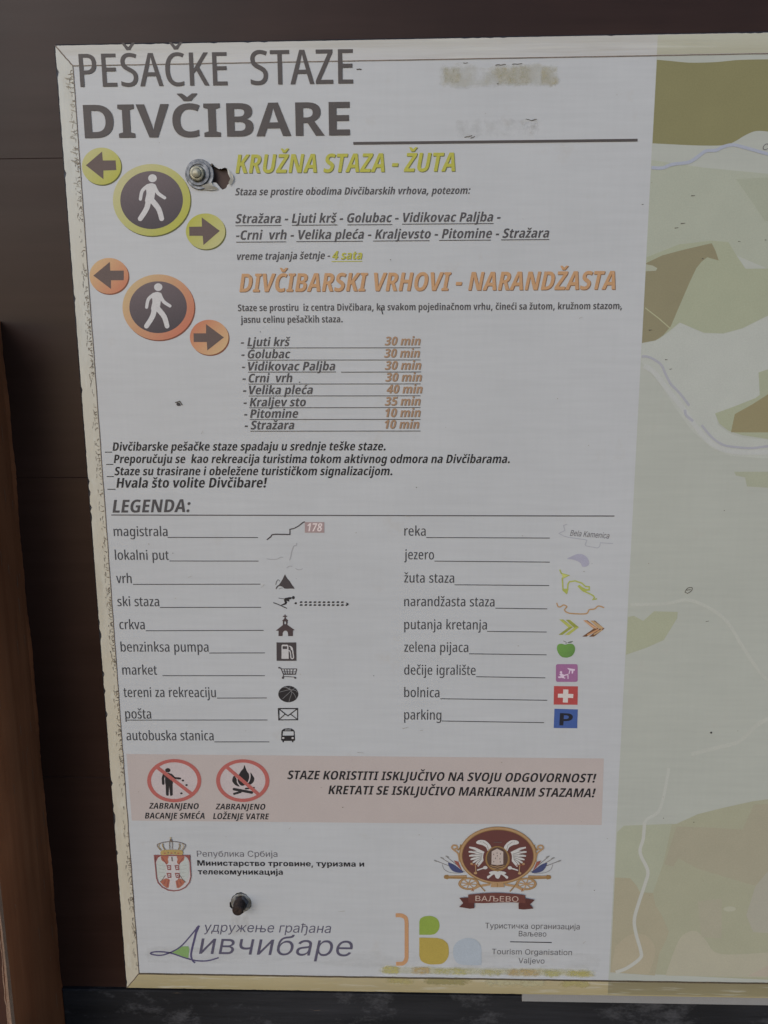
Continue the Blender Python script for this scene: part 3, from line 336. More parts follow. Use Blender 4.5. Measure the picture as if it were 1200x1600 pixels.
  1033: [1114, [50,0,120,4,165,20,185,33,201,50,228,100,242,150,252,210,290,654,550,655,555,655,557,650,557,5,560,0,845,1,910,12,965,36,995,58,1012,75,1033,105,1049,140,1059,180,1062,220,1054,285,1035,332,1010,366,970,399,930,419,890,431,845,437,645,438,643,720,640,728,220,728,215,725,174,230,162,155,145,110,125,87,100,76,50,71], [644,75,642,360,645,363,820,362,865,358,890,351,915,339,935,324,952,305,964,285,973,260,976,235,976,200,967,165,958,145,935,115,920,103,885,85,845,76]],
  1040: [685, [26,0,117,0,191,209,196,207,491,208,571,0,657,0,391,726,290,725], [217,285,282,470,341,656,393,490,466,285,461,282,221,282]],
  1042: [653, [91,0,356,0,431,6,471,17,511,36,547,65,570,95,588,140,593,175,591,230,579,275,556,313,526,343,491,364,449,375,451,382,481,393,506,408,531,430,555,470,565,520,565,555,560,585,543,630,513,670,471,701,431,717,371,727,90,725], [176,80,176,325,176,330,181,333,356,333,401,328,431,318,460,300,480,280,494,260,504,240,510,215,511,190,508,165,492,130,461,100,426,85,381,77,181,76], [181,405,176,410,177,650,341,651,386,648,426,634,446,620,461,605,480,565,483,535,482,510,475,485,466,468,436,435,406,417,366,407]],
  1045: [599, [91,0,531,0,533,70,531,76,181,76,176,80,176,325,181,329,501,329,505,335,505,400,501,405,178,405,177,650,526,652,528,655,526,728,90,725]],
  1054: [763, [171,71,196,50,236,25,296,1,351,-8,381,-10,441,-5,501,12,546,35,569,51,612,91,646,138,661,166,683,221,697,291,701,331,701,401,692,471,672,536,645,591,628,616,593,656,546,692,496,717,441,732,381,737,351,736,296,726,241,706,194,676,151,636,118,591,91,536,71,471,62,401,62,331,65,291,79,226,102,166,132,116], [226,132,198,166,175,206,158,251,148,306,144,366,148,426,158,476,177,526,201,566,226,596,261,623,301,643,341,654,401,657,446,649,486,633,532,601,562,566,595,506,611,451,618,391,615,306,605,251,585,201,551,147,519,116,481,92,426,74,361,71,316,79,261,104]],
  1056: [635, [91,0,176,0,177,265,361,268,431,280,471,297,505,320,534,350,553,380,567,415,577,460,579,515,573,560,555,610,533,645,506,674,471,698,416,719,361,727,90,725], [176,345,177,650,331,652,371,649,416,636,436,625,456,609,473,585,485,560,493,525,495,495,491,460,483,430,471,405,450,380,411,356,366,345,181,343]],
  1057: [730, [171,71,216,36,243,21,291,2,351,-9,421,-8,486,7,547,36,596,76,638,131,660,176,673,226,666,229,591,229,587,226,571,181,549,146,521,118,488,96,451,80,406,71,361,71,316,79,261,104,231,127,213,146,176,203,166,226,152,276,145,331,145,396,152,451,166,501,187,546,216,585,246,613,296,642,336,653,381,658,426,654,466,642,511,618,546,586,572,546,588,501,673,501,654,566,630,611,588,661,546,692,491,719,436,733,396,737,351,736,296,726,241,706,193,676,151,636,118,591,90,536,71,471,62,401,62,331,65,291,79,226,102,166,132,116]],
  1058: [643, [279,0,360,0,364,0,365,5,365,650,590,652,593,655,593,720,590,728,49,725,49,655,55,651,277,650]],
  1072: [558, [90,39,125,13,165,-4,210,-12,260,-11,300,-2,339,18,369,43,395,78,399,73,400,1,475,0,479,3,479,363,476,403,468,438,452,473,432,498,408,518,370,537,330,548,285,553,235,550,190,540,150,524,115,501,84,468,62,428,68,423,135,401,140,403,155,426,175,447,215,470,265,481,295,480,325,475,355,462,380,438,392,413,397,373,393,348,375,333,345,325,230,311,165,297,110,274,77,248,60,224,50,198,45,168,46,138,50,108,60,81,70,63], [150,91,132,118,127,153,135,188,156,213,180,227,210,237,340,258,375,266,395,275,397,273,397,193,391,158,370,118,339,88,315,74,290,65,240,60,190,67,167,78]],
  1073: [592, [127,59,172,22,227,-2,277,-10,342,-8,387,6,437,34,474,69,508,119,527,164,537,209,540,259,533,329,520,374,492,426,466,459,432,488,387,510,347,519,307,519,262,510,222,492,184,464,147,424,122,379,120,384,125,429,141,489,159,524,180,549,207,569,252,585,297,595,397,608,447,626,470,644,487,669,497,714,497,725,492,728,427,727,417,694,407,684,387,675,267,658,197,637,167,621,139,599,117,576,99,549,75,489,61,429,53,339,53,239,60,184,74,139,95,99], [187,104,167,129,153,154,142,184,134,229,134,269,138,304,149,339,163,369,181,394,202,414,227,431,257,442,287,448,332,446,362,438,387,425,411,404,433,374,447,339,457,294,458,239,454,199,445,164,427,129,407,103,382,83,347,67,317,61,282,61,247,68,212,84]],
  1074: [563, [79,0,334,0,384,5,414,13,444,28,474,50,489,70,506,105,512,135,510,175,500,205,481,235,459,256,429,274,396,285,399,290,439,307,463,325,479,347,490,375,492,405,485,445,469,477,439,507,399,529,359,540,329,545,79,545], [158,75,156,240,159,246,359,244,394,229,409,215,419,200,428,165,425,130,409,102,384,84,359,77,334,74], [158,315,156,465,159,472,334,469,359,462,379,452,394,439,404,425,410,395,404,365,389,344,359,325,314,315]],
  1075: [434, [79,0,160,0,160,465,163,470,409,471,414,475,412,545,79,545]],
  1076: [609, [21,-156,101,-156,102,-6,106,0,506,0,510,-156,587,-156,588,74,511,75,507,79,506,545,163,544,138,274,128,209,117,164,95,114,66,76,21,74], [161,79,189,134,206,199,220,299,236,469,425,469,426,79,421,75,166,75]],
  1077: [582, [132,54,172,23,232,-3,282,-11,342,-10,392,1,437,21,477,52,506,89,521,124,447,145,442,144,429,119,412,99,392,83,372,73,347,65,317,61,287,62,257,67,217,84,180,114,155,154,140,199,135,239,137,246,527,246,532,249,531,304,527,349,511,409,497,439,477,469,454,494,422,518,382,538,327,551,272,552,227,544,187,528,150,504,119,474,94,439,73,394,59,344,52,274,55,219,65,169,82,124,106,84], [137,316,135,319,139,344,149,379,167,413,187,437,212,457,237,470,262,477,297,480,327,478,357,468,382,454,402,436,419,414,432,389,442,359,449,319,442,315]],
  1078: [801, [32,0,132,2,322,236,357,236,360,230,362,0,442,0,442,235,447,236,482,235,671,0,768,0,547,275,548,280,765,545,672,546,667,543,485,315,477,311,447,311,442,315,442,545,361,545,360,315,352,311,322,311,317,314,132,545,36,545,254,280,255,275]],
  1079: [491, [86,49,129,19,178,1,228,-6,283,-4,333,7,373,27,403,50,429,84,442,119,445,149,442,179,432,209,413,236,388,256,358,270,322,279,322,284,348,292,371,304,395,324,415,354,423,389,422,429,407,469,378,507,343,531,313,543,268,551,228,551,183,544,153,533,118,513,93,490,73,461,60,419,60,409,68,405,138,407,145,434,160,454,183,470,218,482,248,485,278,482,307,469,324,454,337,434,344,409,342,379,332,354,312,334,278,316,248,310,201,309,199,254,203,249,273,245,315,229,335,214,350,194,356,179,359,154,351,119,328,89,293,70,258,64,213,66,168,83,142,104,128,135,48,134,51,109,60,84]],
  1080: [589, [79,0,154,0,159,5,424,404,428,400,429,0,510,0,509,546,434,545,164,140,160,145,160,545,79,545]],
  1082: [535, [79,0,160,0,160,225,164,232,237,230,414,3,419,0,518,0,299,280,515,545,414,545,219,310,214,307,164,307,161,310,160,545,79,545]],
  1083: [573, [10,0,75,3,110,15,142,40,169,85,185,140,195,210,210,471,410,470,412,5,415,0,491,0,494,5,494,540,492,545,133,545,119,255,106,150,93,110,75,88,50,77,10,74]],
  1085: [588, [79,0,160,0,160,235,164,242,424,243,427,235,427,5,429,0,506,0,508,5,508,540,506,545,429,545,427,320,419,318,164,318,160,325,160,545,79,545]],
  1086: [598, [132,54,172,22,227,-2,272,-10,327,-10,387,4,427,23,465,54,502,101,525,149,542,214,545,274,538,349,523,399,502,440,464,489,427,518,387,537,342,549,277,552,232,545,187,528,152,505,119,474,94,439,75,399,60,349,53,294,55,219,65,169,83,124,106,84], [192,104,175,124,158,154,143,199,137,234,135,284,139,324,148,359,159,389,177,419,194,439,217,458,237,468,262,476,297,480,332,477,362,467,392,449,421,419,439,389,454,344,461,304,463,249,455,199,440,154,422,124,392,92,363,74,332,64,282,62,248,69,217,83]],
  1087: [587, [79,0,159,0,161,5,161,465,164,471,425,470,426,5,429,0,505,0,505,545,79,545]],
  1088: [609, [79,-204,160,-204,160,81,164,90,204,37,244,6,269,-4,294,-9,349,-11,409,3,449,24,494,66,528,121,544,167,556,241,556,301,544,376,528,421,493,476,463,506,414,536,389,545,349,552,309,552,264,544,234,530,209,511,164,453,158,456,158,541,154,546,79,544], [219,98,199,121,183,151,168,196,162,231,162,311,168,351,182,391,199,421,216,441,239,460,259,470,284,477,319,480,349,477,379,467,405,451,434,421,451,391,466,346,474,291,473,236,466,196,451,151,433,121,405,91,379,75,349,65,314,61,274,67,244,79]],
  1089: [568, [132,54,172,22,227,-2,272,-10,327,-10,377,1,422,21,462,51,494,89,518,139,442,162,426,129,412,111,392,92,367,76,337,66,307,62,277,63,247,69,207,90,175,124,152,168,139,219,135,269,137,304,142,339,153,374,167,404,185,429,207,451,232,466,262,476,297,480,327,478,357,469,382,456,407,435,427,409,437,384,512,405,515,409,507,427,486,464,462,491,427,518,382,539,337,550,277,552,232,545,187,528,152,505,120,474,94,439,73,394,60,349,53,299,53,239,60,189,74,144,96,99]],
  1090: [459, [190,0,270,0,271,470,275,473,450,475,450,546,9,545,10,475,185,473,189,470]],
  1091: [560, [69,-198,99,-206,129,-208,159,-206,189,-199,213,-188,234,-173,267,-133,291,-83,529,545,449,546,442,542,318,202,279,76,243,197,119,542,114,546,34,546,30,542,237,-3,212,-73,192,-108,169,-126,149,-133,124,-134,89,-128]],
  1094: [593, [79,3,84,0,494,0,497,-1,499,-156,576,-156,578,-151,578,74,514,75,507,79,507,544,426,544,424,77,164,75,160,79,160,544,79,545]],
  1095: [576, [131,225,154,207,179,194,224,179,254,175,339,176,414,193,415,5,419,0,495,0,495,545,419,546,415,540,416,270,409,266,359,255,284,248,249,252,209,268,184,289,169,315,164,335,160,370,160,545,79,546,79,370,85,310,104,260]],
  1106: [591, [80,2,83,0,158,0,160,2,161,342,166,377,180,412,208,447,243,468,288,479,338,475,368,464,396,442,416,412,427,377,430,342,430,-83,426,-108,418,-120,408,-128,378,-136,326,-138,325,-203,353,-207,398,-207,433,-200,453,-192,478,-175,495,-153,507,-123,510,-103,511,352,506,407,495,447,468,492,433,524,408,537,378,547,328,553,283,548,233,531,206,512,191,497,163,455,160,462,160,602,168,605,313,607,313,667,163,669,160,722,158,728,82,727,79,722,78,669,2,667,3,607,73,605,79,602]],
  1112: [240, [-12,-204,53,-199,78,-191,101,-179,119,-164,135,-144,148,-119,156,-94,161,-44,161,541,158,546,83,546,79,541,78,-59,71,-89,53,-114,28,-126,-12,-131], [78,656,93,645,113,639,138,641,157,651,170,666,177,686,176,706,166,726,148,741,128,748,103,745,83,735,68,716,63,696,66,676]],
  1113: [924, [20,0,85,3,120,15,152,40,180,85,196,140,206,210,220,471,421,470,423,5,425,0,695,1,745,9,780,23,808,40,830,60,856,100,866,130,871,160,871,190,866,220,850,260,830,288,796,315,765,331,730,341,695,345,530,347,529,540,527,545,145,546,142,540,128,240,117,150,103,110,85,88,60,77,20,74], [530,75,530,270,670,270,705,267,745,251,764,235,776,220,788,185,786,145,774,120,745,94,720,82,690,76]],
  1114: [895, [79,0,160,0,160,235,164,239,424,239,427,5,429,0,679,1,729,10,754,20,774,31,804,56,820,75,830,95,837,115,842,155,836,205,821,240,794,271,769,288,729,305,679,314,509,316,508,540,504,546,429,546,427,540,427,315,162,315,160,545,79,546], [507,75,509,240,684,238,709,231,729,220,744,206,754,190,760,160,757,130,742,105,719,88,699,81,669,76]],
 },
 'K': {
  44: [269, [25,-195,125,-195,130,-190,217,110,70,110]],
  1052: [935, [64,0,214,0,218,5,218,345,214,584,284,338,403,0,529,0,534,2,649,335,719,584,716,5,719,0,870,0,871,725,631,725,520,400,469,182,416,400,304,725,64,726]],
  1072: [583, [73,40,108,14,148,-2,198,-10,243,-9,283,0,323,20,351,45,373,76,377,70,378,0,518,0,522,5,520,395,514,425,503,450,487,475,463,499,423,525,373,542,318,551,248,551,193,540,158,527,118,504,83,470,58,430,49,405,53,401,188,380,203,407,228,427,263,439,303,440,333,432,353,418,366,395,369,370,363,350,343,337,313,330,198,316,152,305,103,284,68,256,49,230,41,210,34,180,32,150,35,120,42,90,54,65], [196,115,182,135,179,165,184,185,201,205,243,223,328,238,369,250,370,195,367,170,356,145,333,119,298,101,258,95,223,100]],
  1074: [578, [61,0,331,0,391,4,431,13,461,24,489,40,516,67,533,95,542,135,540,175,527,210,502,240,471,262,436,276,393,285,436,298,466,314,490,335,505,360,512,395,506,440,488,475,469,495,436,517,411,528,356,542,291,546,61,545], [205,115,203,225,206,232,346,231,372,220,391,195,395,170,392,150,381,133,362,120,331,115], [206,322,203,325,203,425,206,428,321,425,346,415,364,395,368,375,364,355,354,340,336,328,306,322]],
  1075: [454, [61,0,212,0,214,420,216,426,436,426,436,546,61,545]],
  1077: [597, [111,65,149,33,204,6,254,-6,309,-11,369,-6,424,8,469,31,514,70,540,110,550,135,549,141,419,165,414,163,391,130,364,113,324,104,279,107,246,120,218,145,201,175,191,215,190,230,194,234,560,235,558,320,547,380,517,445,499,470,474,495,434,522,389,540,339,551,279,552,229,544,184,528,144,505,109,473,72,420,53,375,42,325,38,270,42,215,54,163,80,105], [191,330,202,375,226,410,259,431,304,439,349,431,380,410,403,375,413,330]],
  1079: [522, [85,53,125,23,175,3,235,-7,285,-7,340,1,395,21,437,48,468,83,482,113,488,143,486,183,475,213,455,240,430,260,395,275,359,283,400,296,435,318,456,343,468,378,468,413,457,453,434,488,400,516,369,533,320,548,265,553,220,550,170,539,133,523,95,496,71,468,57,443,49,418,46,388,50,384,185,384,190,387,200,413,210,424,230,434,260,438,285,435,305,424,320,403,324,383,318,353,295,332,270,323,210,321,205,318,205,233,275,229,310,215,324,198,330,178,329,158,320,139,305,125,290,117,270,113,245,112,220,119,205,128,191,143,180,169,35,168,38,138,47,108,64,78]],
  1080: [626, [61,0,186,0,191,3,406,310,411,312,412,5,416,0,563,0,565,5,563,545,435,545,216,234,212,545,61,545]],
  1082: [588, [61,0,212,0,214,200,221,204,266,204,271,200,405,0,582,0,392,275,582,545,405,545,251,325,216,325,214,330,212,545,61,545]],
  1083: [607, [10,0,80,1,130,12,172,35,207,75,232,130,244,180,252,240,260,423,265,426,390,426,393,420,395,0,546,0,546,545,115,545,104,275,96,200,84,160,68,135,45,123,10,120]],
  1084: [817, [61,0,206,0,209,5,206,419,256,245,342,5,346,0,472,0,561,249,609,410,611,429,607,5,611,0,754,0,754,545,521,545,447,320,411,142,406,144,387,250,368,330,296,541,291,546,61,546]],
  1085: [625, [61,0,212,0,214,220,411,223,413,0,562,0,562,545,413,545,411,345,406,341,216,342,212,545,61,545]],
  1086: [615, [113,65,164,25,204,6,254,-6,309,-10,364,-6,429,13,469,36,507,70,542,120,562,170,573,220,576,295,568,350,552,400,521,455,489,490,449,519,404,538,339,551,284,552,229,544,184,528,144,504,109,473,72,420,53,375,42,325,39,270,42,215,59,150,82,105], [239,135,212,175,197,230,196,300,207,355,229,396,259,422,299,433,344,427,369,413,387,395,402,370,413,340,419,300,420,255,415,215,407,185,394,158,379,138,359,122,339,113,309,109,284,111,260,120]],
  1088: [632, [61,-204,212,-204,216,88,249,41,281,15,321,-2,376,-9,431,-1,481,21,519,51,553,96,574,141,590,211,594,276,586,356,573,406,551,451,516,496,481,523,446,540,411,549,361,552,321,546,291,534,261,513,241,491,216,454,211,456,211,543,206,546,61,544], [253,141,229,176,213,231,212,301,224,356,246,396,262,411,281,423,301,429,326,431,366,423,386,411,408,386,421,362,431,331,435,301,436,256,431,216,420,181,407,156,389,136,366,121,346,115,316,113,291,118,271,127]],
  1089: [590, [113,65,164,25,204,6,254,-7,309,-11,369,-5,424,12,469,37,504,69,524,97,538,125,551,165,553,175,549,179,414,203,394,155,369,127,349,116,329,110,284,111,249,127,223,155,203,200,195,255,197,315,213,370,239,407,274,428,319,433,339,430,361,420,379,406,392,390,414,343,549,367,552,370,546,395,530,435,509,467,484,494,449,518,399,540,339,551,284,552,229,544,184,528,144,504,109,473,72,420,53,375,42,325,39,270,42,215,59,150,82,105]],
  1090: [515, [184,0,332,0,334,5,334,425,500,427,505,430,505,546,10,545,10,429,15,427,181,425,181,5]],
  1091: [606, [58,-193,94,-203,139,-208,189,-206,224,-200,254,-189,279,-175,306,-153,327,-128,361,-63,589,545,434,546,431,542,332,247,299,123,271,247,177,542,169,546,19,546,15,542,219,-3,211,-53,202,-68,189,-79,154,-89,129,-87,94,-79,91,-83]],
  1094: [662, [61,3,66,0,476,0,479,-1,480,-156,625,-156,633,119,561,120,555,124,554,544,403,544,401,122,221,120,214,124,213,544,61,545]],
  1112: [274, [-25,-204,65,-200,100,-192,130,-181,157,-164,178,-144,203,-99,211,-64,214,-24,214,541,210,546,65,546,61,541,60,-34,54,-59,40,-75,20,-82,-25,-88], [80,637,105,621,135,615,165,619,190,633,210,655,219,681,217,711,205,737,180,758,150,768,115,767,85,752,65,729,55,696,62,661]],
 },
}
# (string, style, x0,y0, x1,y1, cap px, shear, colour key, block)
G='grey';K='black'
TEXTS=[
("PEŠAČKE",'R',126,136,356,133.3,51.5,0,'title','title'),("STAZE",'R',392,132.6,552,130.5,53.5,0,'title','title'),
("DIVČIBARE",'W',133,216,547,211.5,52,0,'title','title'),
("KRUŽNA STAZA - ŽUTA",'B',368,270.5,711,267.5,29,.2,'yellow','yellow_heading'),
("Staza se prostire obodima Divčibarskih vrhova, potezom:",'B',367.5,305.3,735,303,11.3,.2,'grey','yellow_intro'),
("Stražara - Ljuti krš - Golubac - Vidikovac Paljba -",'B',368,349,782,346,14.5,.2,'grey','yellow_route'),
("-Crni  vrh - Velika pleća - Kraljevsto - Pitomine - Stražara",'B',369,374.6,858,371.2,14.5,.2,'grey','yellow_route'),
("vreme trajanja šetnje -",'B',370.5,406.3,516,404.6,11.3,.2,'grey','duration'),
("4 sata",'B',519,405.2,566,405,13,.2,'yellow','duration'),
("DIVČIBARSKI VRHOVI - NARANDŽASTA",'B',374,456,961,452,28.5,.2,'orange','orange_heading'),
("Staze se prostiru  iz centra Divčibara, ka svakom pojedinačnom vrhu, čineći sa žutom, kružnom stazom,",'B',372,486.3,971.5,483,10.6,0,'grey','orange_intro'),
("jasnu celinu pešačkih staza.",'B',376,504.6,535.5,503.8,10.6,0,'grey','orange_intro'),
]
_n=["Ljuti krš","Golubac","Vidikovac Paljba","Crni  vrh","Velika pleća","Kraljev sto","Pitomine","Stražara"]
_x=[454,454,524,457,489,478,466,460];_b=[541,560,579,597.5,616,635,653,671]
_t=["30 min","30 min","30 min","30 min","40 min","35 min","10 min","10 min"]
_l=[601,600,601,602,604,601,602,601];_r=[657,656,658,659,660,657,657,655]
for i in range(8):
    TEXTS.append((_n[i],'B',386.5+i*.72,_b[i],_x[i],_b[i]-.3,13.5,.2,'grey','walk_list'))
    TEXTS.append(("-",'B',376.5+i*.85,_b[i],381.5+i*.85,_b[i],13.5,.2,'grey','walk_list'))
    TEXTS.append((_t[i],'B',_l[i],_b[i]-1.6,_r[i],_b[i]-1.8,13.3,.2,'tan','walk_time'))
TEXTS+=[
("Divčibarske pešačke staze spadaju u srednje teške staze.",'B',176,704.3,602.5,703.6,13.2,.2,'black','advice'),
("Preporučuju se  kao rekreacija turistima tokom aktivnog odmora na Divčibarama.",'B',178,723.5,796.5,723.6,13.2,.2,'black','advice'),
("Staze su trasirane i obeležene turističkom signalizacijom.",'B',179,742.6,613,742.4,13.2,.2,'black','advice'),
("Hvala što volite Divčibare!",'B',182,762,418,761.6,15.3,.2,'black','advice'),
("LEGENDA:",'B',176,801,298.5,800,20,.2,'grey','legend_heading'),
]
for s,x0,y,x1 in [("magistrala",178,837.5,262),("lokalni put",180,874.5,264),("vrh",182,911,206),("ski staza",184,947,249),("crkva",187,983,226.5),("benzinksa pumpa",189,1018,326),("market",191.5,1054,245.5),("tereni za rekreaciju",193.5,1089,337.5),("pošta",196,1122.5,236.5),("autobuska stanica",198,1156.5,334)]:
    TEXTS.append((s,'R',x0,y,x1,y+.2,15,0,'label','legend_label'))
for s,y,x1 in [("reka",836.6,665),("jezero",873.6,678),("žuta staza",910,709.5),("narandžasta staza",947,772.5),("putanja kretanja",983,760.5),("zelena pijaca",1018.3,731.5),("dečije igralište",1054,743),("bolnica",1089,686.5),("parking",1124,689.5)]:
    TEXTS.append((s,'R',631.5,y,x1,y+.5,15,0,'label','legend_label'))
TEXTS+=[
("STAZE KORISTITI ISKLJUČIVO NA SVOJU ODGOVORNOST!",'B',449,1217.2,931.5,1222.6,13.6,.2,'black','warning'),
("KRETATI SE ISKLJUČIVO MARKIRANIM STAZAMA!",'B',513,1240.6,930.5,1245.6,13.6,.2,'black','warning'),
("ZABRANJENO",'B',233,1263.3,311,1264,9,.2,'black','litter_caption'),("BACANJE SMEĆA",'B',226.5,1278.8,320,1279.2,9.2,.2,'black','litter_caption'),
("ZABRANJENO",'B',337,1264.5,415,1265,9,.2,'black','fire_caption'),("LOŽENJE VATRE",'B',333,1279.6,421,1280.2,9.2,.2,'black','fire_caption'),
("Република Србија",'C',308,1338.3,433.5,1338.6,9.3,0,'cyr','ministry'),
("Министарство трговине, туризма и",'K',308.5,1352.4,569,1354,8.6,0,'black','ministry'),
("телекомуникација",'K',309.5,1366,442,1366.6,8.6,0,'black','ministry'),
("удружење грађана",'C',318.5,1455.5,517.5,1457.6,14.6,.2,'assoc','association'),
("ивчибаре",'C',311,1490,551.5,1494,32,.2,'assoc','association'),
("Туристичка организација",'C',758,1450.2,905.5,1452,8.6,0,'grey','tourism'),
("Ваљево",'C',810.5,1462.6,853.5,1463.2,8.4,0,'grey','tourism'),
("Tourism Organisation",'C',768.5,1490.6,893.5,1492.2,8.4,0,'grey','tourism'),
("Valjevo",'C',810,1504.6,850.5,1505.4,8.4,0,'grey','tourism'),
]
# ---------------------------------------------------------------- letters: outlines of every character used, 1000 units to the em
FONT = {}
for st, table in GLYPHS.items():
    for code, (adv, *outl) in table.items():
        FONT[st, chr(code)] = (adv, [[(l[i], l[i+1]) for i in range(0, len(l), 2)] for l in outl])
CAP = {'R': 714, 'B': 714, 'W': 714, 'C': 727, 'K': 727}
def lettering(sh, text, st, x0, y0, x1, y1, cap, shear, m, dx=0, dy=0):
    """set text between two points of the board; ink runs exactly from the first to the second"""
    pen = 0; run = []
    for ch in text:
        if ch == ' ': pen += 235 if st in 'RB' else 280; continue
        adv, loops = FONT[st, ch]; run.append((pen, loops)); pen += adv
    xs = [pen_+p[0]+shear*p[1] for pen_, lp in run for l in lp for p in l]
    lo, hi = min(xs), max(xs)
    A = Vector(P2(x0+dx, y0+dy)); B = Vector(P2(x1+dx, y1+dy)); X = (B-A); sx = X.length/(hi-lo); X.normalize(); Yv = Vector((-X.y, X.x))
    mu, mv = (x0+x1)/2, (y0+y1)/2
    sy = (Vector(P2(mu, mv))-Vector(P2(mu, mv-cap))).length/CAP[st]
    sh.n += 1
    for pen_, lp in run:
        L = []
        for l in lp:
            L.append([tuple(A+X*((pen_+p[0]+shear*p[1]-lo)*sx)+Yv*(p[1]*sy)) for p in l])
        sh.raw(L, m, same=True)
    return sh
C = {'title': (70, 64, 62), 'grey': (68, 65, 66), 'black': (34, 32, 34), 'label': (62, 61, 63), 'yellow': (156, 152, 62), 'orange': (166, 128, 92),
     'tan': (142, 114, 90), 'cyr': (86, 82, 86), 'assoc': (78, 74, 88)}
def I(k, **kw): return ink('ink_'+k, C[k], **kw)

# ---------------------------------------------------------------- the wooden wall, rail and post behind and beside the board
def wood(name, dark, light, axis, rough=.4, scale=6, spec=.5, fleck=0, bs=.25, scuff=0):
    m, t, b = mat(name)
    st = (1, 1, 1)
    g = {'x': (.06, 1, 1), 'z': (1, 1, .05)}[axis]
    grain = noise(t, scale*18, detail=8, rough=.65, stretch=g)
    big = noise(t, scale*.9, detail=3)
    c = mix(t, mrange(t, grain, .32, .68, 0, 1), dark, light)
    c = mix(t, mrange(t, big, .35, .65, 0, .6), c, tuple(v*.55 for v in dark[:3])+(1,))
    if fleck:
        c = mix(t, mrange(t, noise(t, 260, detail=5, stretch=g), .70, .76, 0, fleck), c, alb((120, 100, 80)))
    if scuff: c = mix(t, mrange(t, noise(t, 34, detail=8, rough=.75, stretch=(.55, 1, 1)), .54, .72, 0, scuff), c, alb((96, 95, 98)))
    t.links.new(c, b.inputs['Base Color'])
    r = mrange(t, noise(t, scale*5, detail=6, stretch=g), .3, .7, rough-.03, rough+.05); t.links.new(r, b.inputs['Roughness'])
    b.inputs['Specular IOR Level'].default_value = spec
    bump(t, b, grain, bs, .0012)
    return m
W_DEP = .045
def box_grid(x0, x1, y0, y1, z0, z1, bev=.002):
    """a plank: box with bevelled front edges"""
    V = [(x0, y1, z0), (x1, y1, z0), (x1, y1, z1), (x0, y1, z1),
         (x0, y0+bev, z0), (x1, y0+bev, z0), (x1, y0+bev, z1), (x0, y0+bev, z1),
         (x0+bev, y0, z0+bev), (x1-bev, y0, z0+bev), (x1-bev, y0, z1-bev), (x0+bev, y0, z1-bev)]
    F = [(3, 2, 1, 0), (0, 1, 5, 4), (1, 2, 6, 5), (2, 3, 7, 6), (3, 0, 4, 7), (4, 5, 9, 8), (5, 6, 10, 9), (6, 7, 11, 10), (7, 4, 8, 11), (8, 9, 10, 11)]
    return V, F
m_wall = wood('dark_stained_wood', alb((42, 28, 23)), alb((48, 33, 28)), 'x', rough=.34, spec=.165, bs=.02)
wall = thing('plank_wall', 'dark brown stained plank wall behind the white information board', 'wall', (0, W_DEP, ZC-.9))
zs = [at(50, 248, W_DEP).z, at(110, 746, W_DEP).z, at(125, 1213, W_DEP).z]
zs = [zs[0]+.52, zs[0]+.27]+zs+[at(150, 1547, W_DEP-.006).z+.0002]
for a, b in zip(zs[:-1], zs[1:]):
    out = .0005*zs.index(a)
    V, F = box_grid(-.62, 1.1, W_DEP-out, W_DEP+.02, b, a, .0004); mesh('plank', V, F, m_wall, wall)
# rail under the board
m_rail = wood('weathered_black_rail', alb((22, 22, 24)), alb((40, 40, 43)), 'x', rough=.7, spec=.25, scale=5, fleck=.5, bs=.6, scuff=.4)
rail_top = at(150, 1547, W_DEP-.006).z
pr = at(105, 1600, W_DEP).x
V, F = box_grid(pr+.0005, 1.1, W_DEP-.006, W_DEP+.02, rail_top-.5, rail_top, .0012)
rail = mesh('wooden_rail', V, F, m_rail)
rail['label'] = 'weathered black horizontal rail directly under the information board'; rail['category'] = 'rail'
# post: its right-hand side face is what the picture shows
m_post = wood('brown_painted_post', alb((134, 80, 50)), alb((156, 100, 66)), 'z', rough=.6, spec=.3, scale=5, fleck=.45, bs=.5)  # side colour lifted to make up for the weak light on that face
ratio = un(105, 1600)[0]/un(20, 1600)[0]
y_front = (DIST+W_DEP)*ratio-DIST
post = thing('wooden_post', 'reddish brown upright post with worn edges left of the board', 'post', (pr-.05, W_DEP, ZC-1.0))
m_front = wood('post_front_darkened', alb((54, 32, 25)), alb((66, 43, 34)), 'z', rough=.6, spec=.25, scale=5, fleck=.4, bs=.5)  # same post, colour darkened because the front face catches more light
V = []; F = []; n = 220; z_lo, z_hi = ZC-.85, ZC+.035
prof = []
for i in range(n+1):
    z = z_lo+(z_hi-z_lo)*i/n
    j = .0007*math.sin(z*31)+.0004*math.sin(z*83+1)+rnd.uniform(-.0003, .0003)
    j2 = .0006*math.sin(z*47+2)+rnd.uniform(-.0002, .0002)
    prof.append((z, j, j2))
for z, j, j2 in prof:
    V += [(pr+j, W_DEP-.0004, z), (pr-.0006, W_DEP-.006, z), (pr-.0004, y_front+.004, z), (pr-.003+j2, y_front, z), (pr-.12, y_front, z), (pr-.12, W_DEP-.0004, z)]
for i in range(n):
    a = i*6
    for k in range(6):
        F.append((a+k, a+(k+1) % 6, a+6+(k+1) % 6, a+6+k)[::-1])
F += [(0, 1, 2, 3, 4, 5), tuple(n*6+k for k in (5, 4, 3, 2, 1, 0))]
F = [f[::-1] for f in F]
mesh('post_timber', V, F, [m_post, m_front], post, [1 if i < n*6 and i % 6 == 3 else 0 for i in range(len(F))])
m_chip = ink('bare_wood_chip', (140, 112, 92), vary=.4)
V = []; F = []
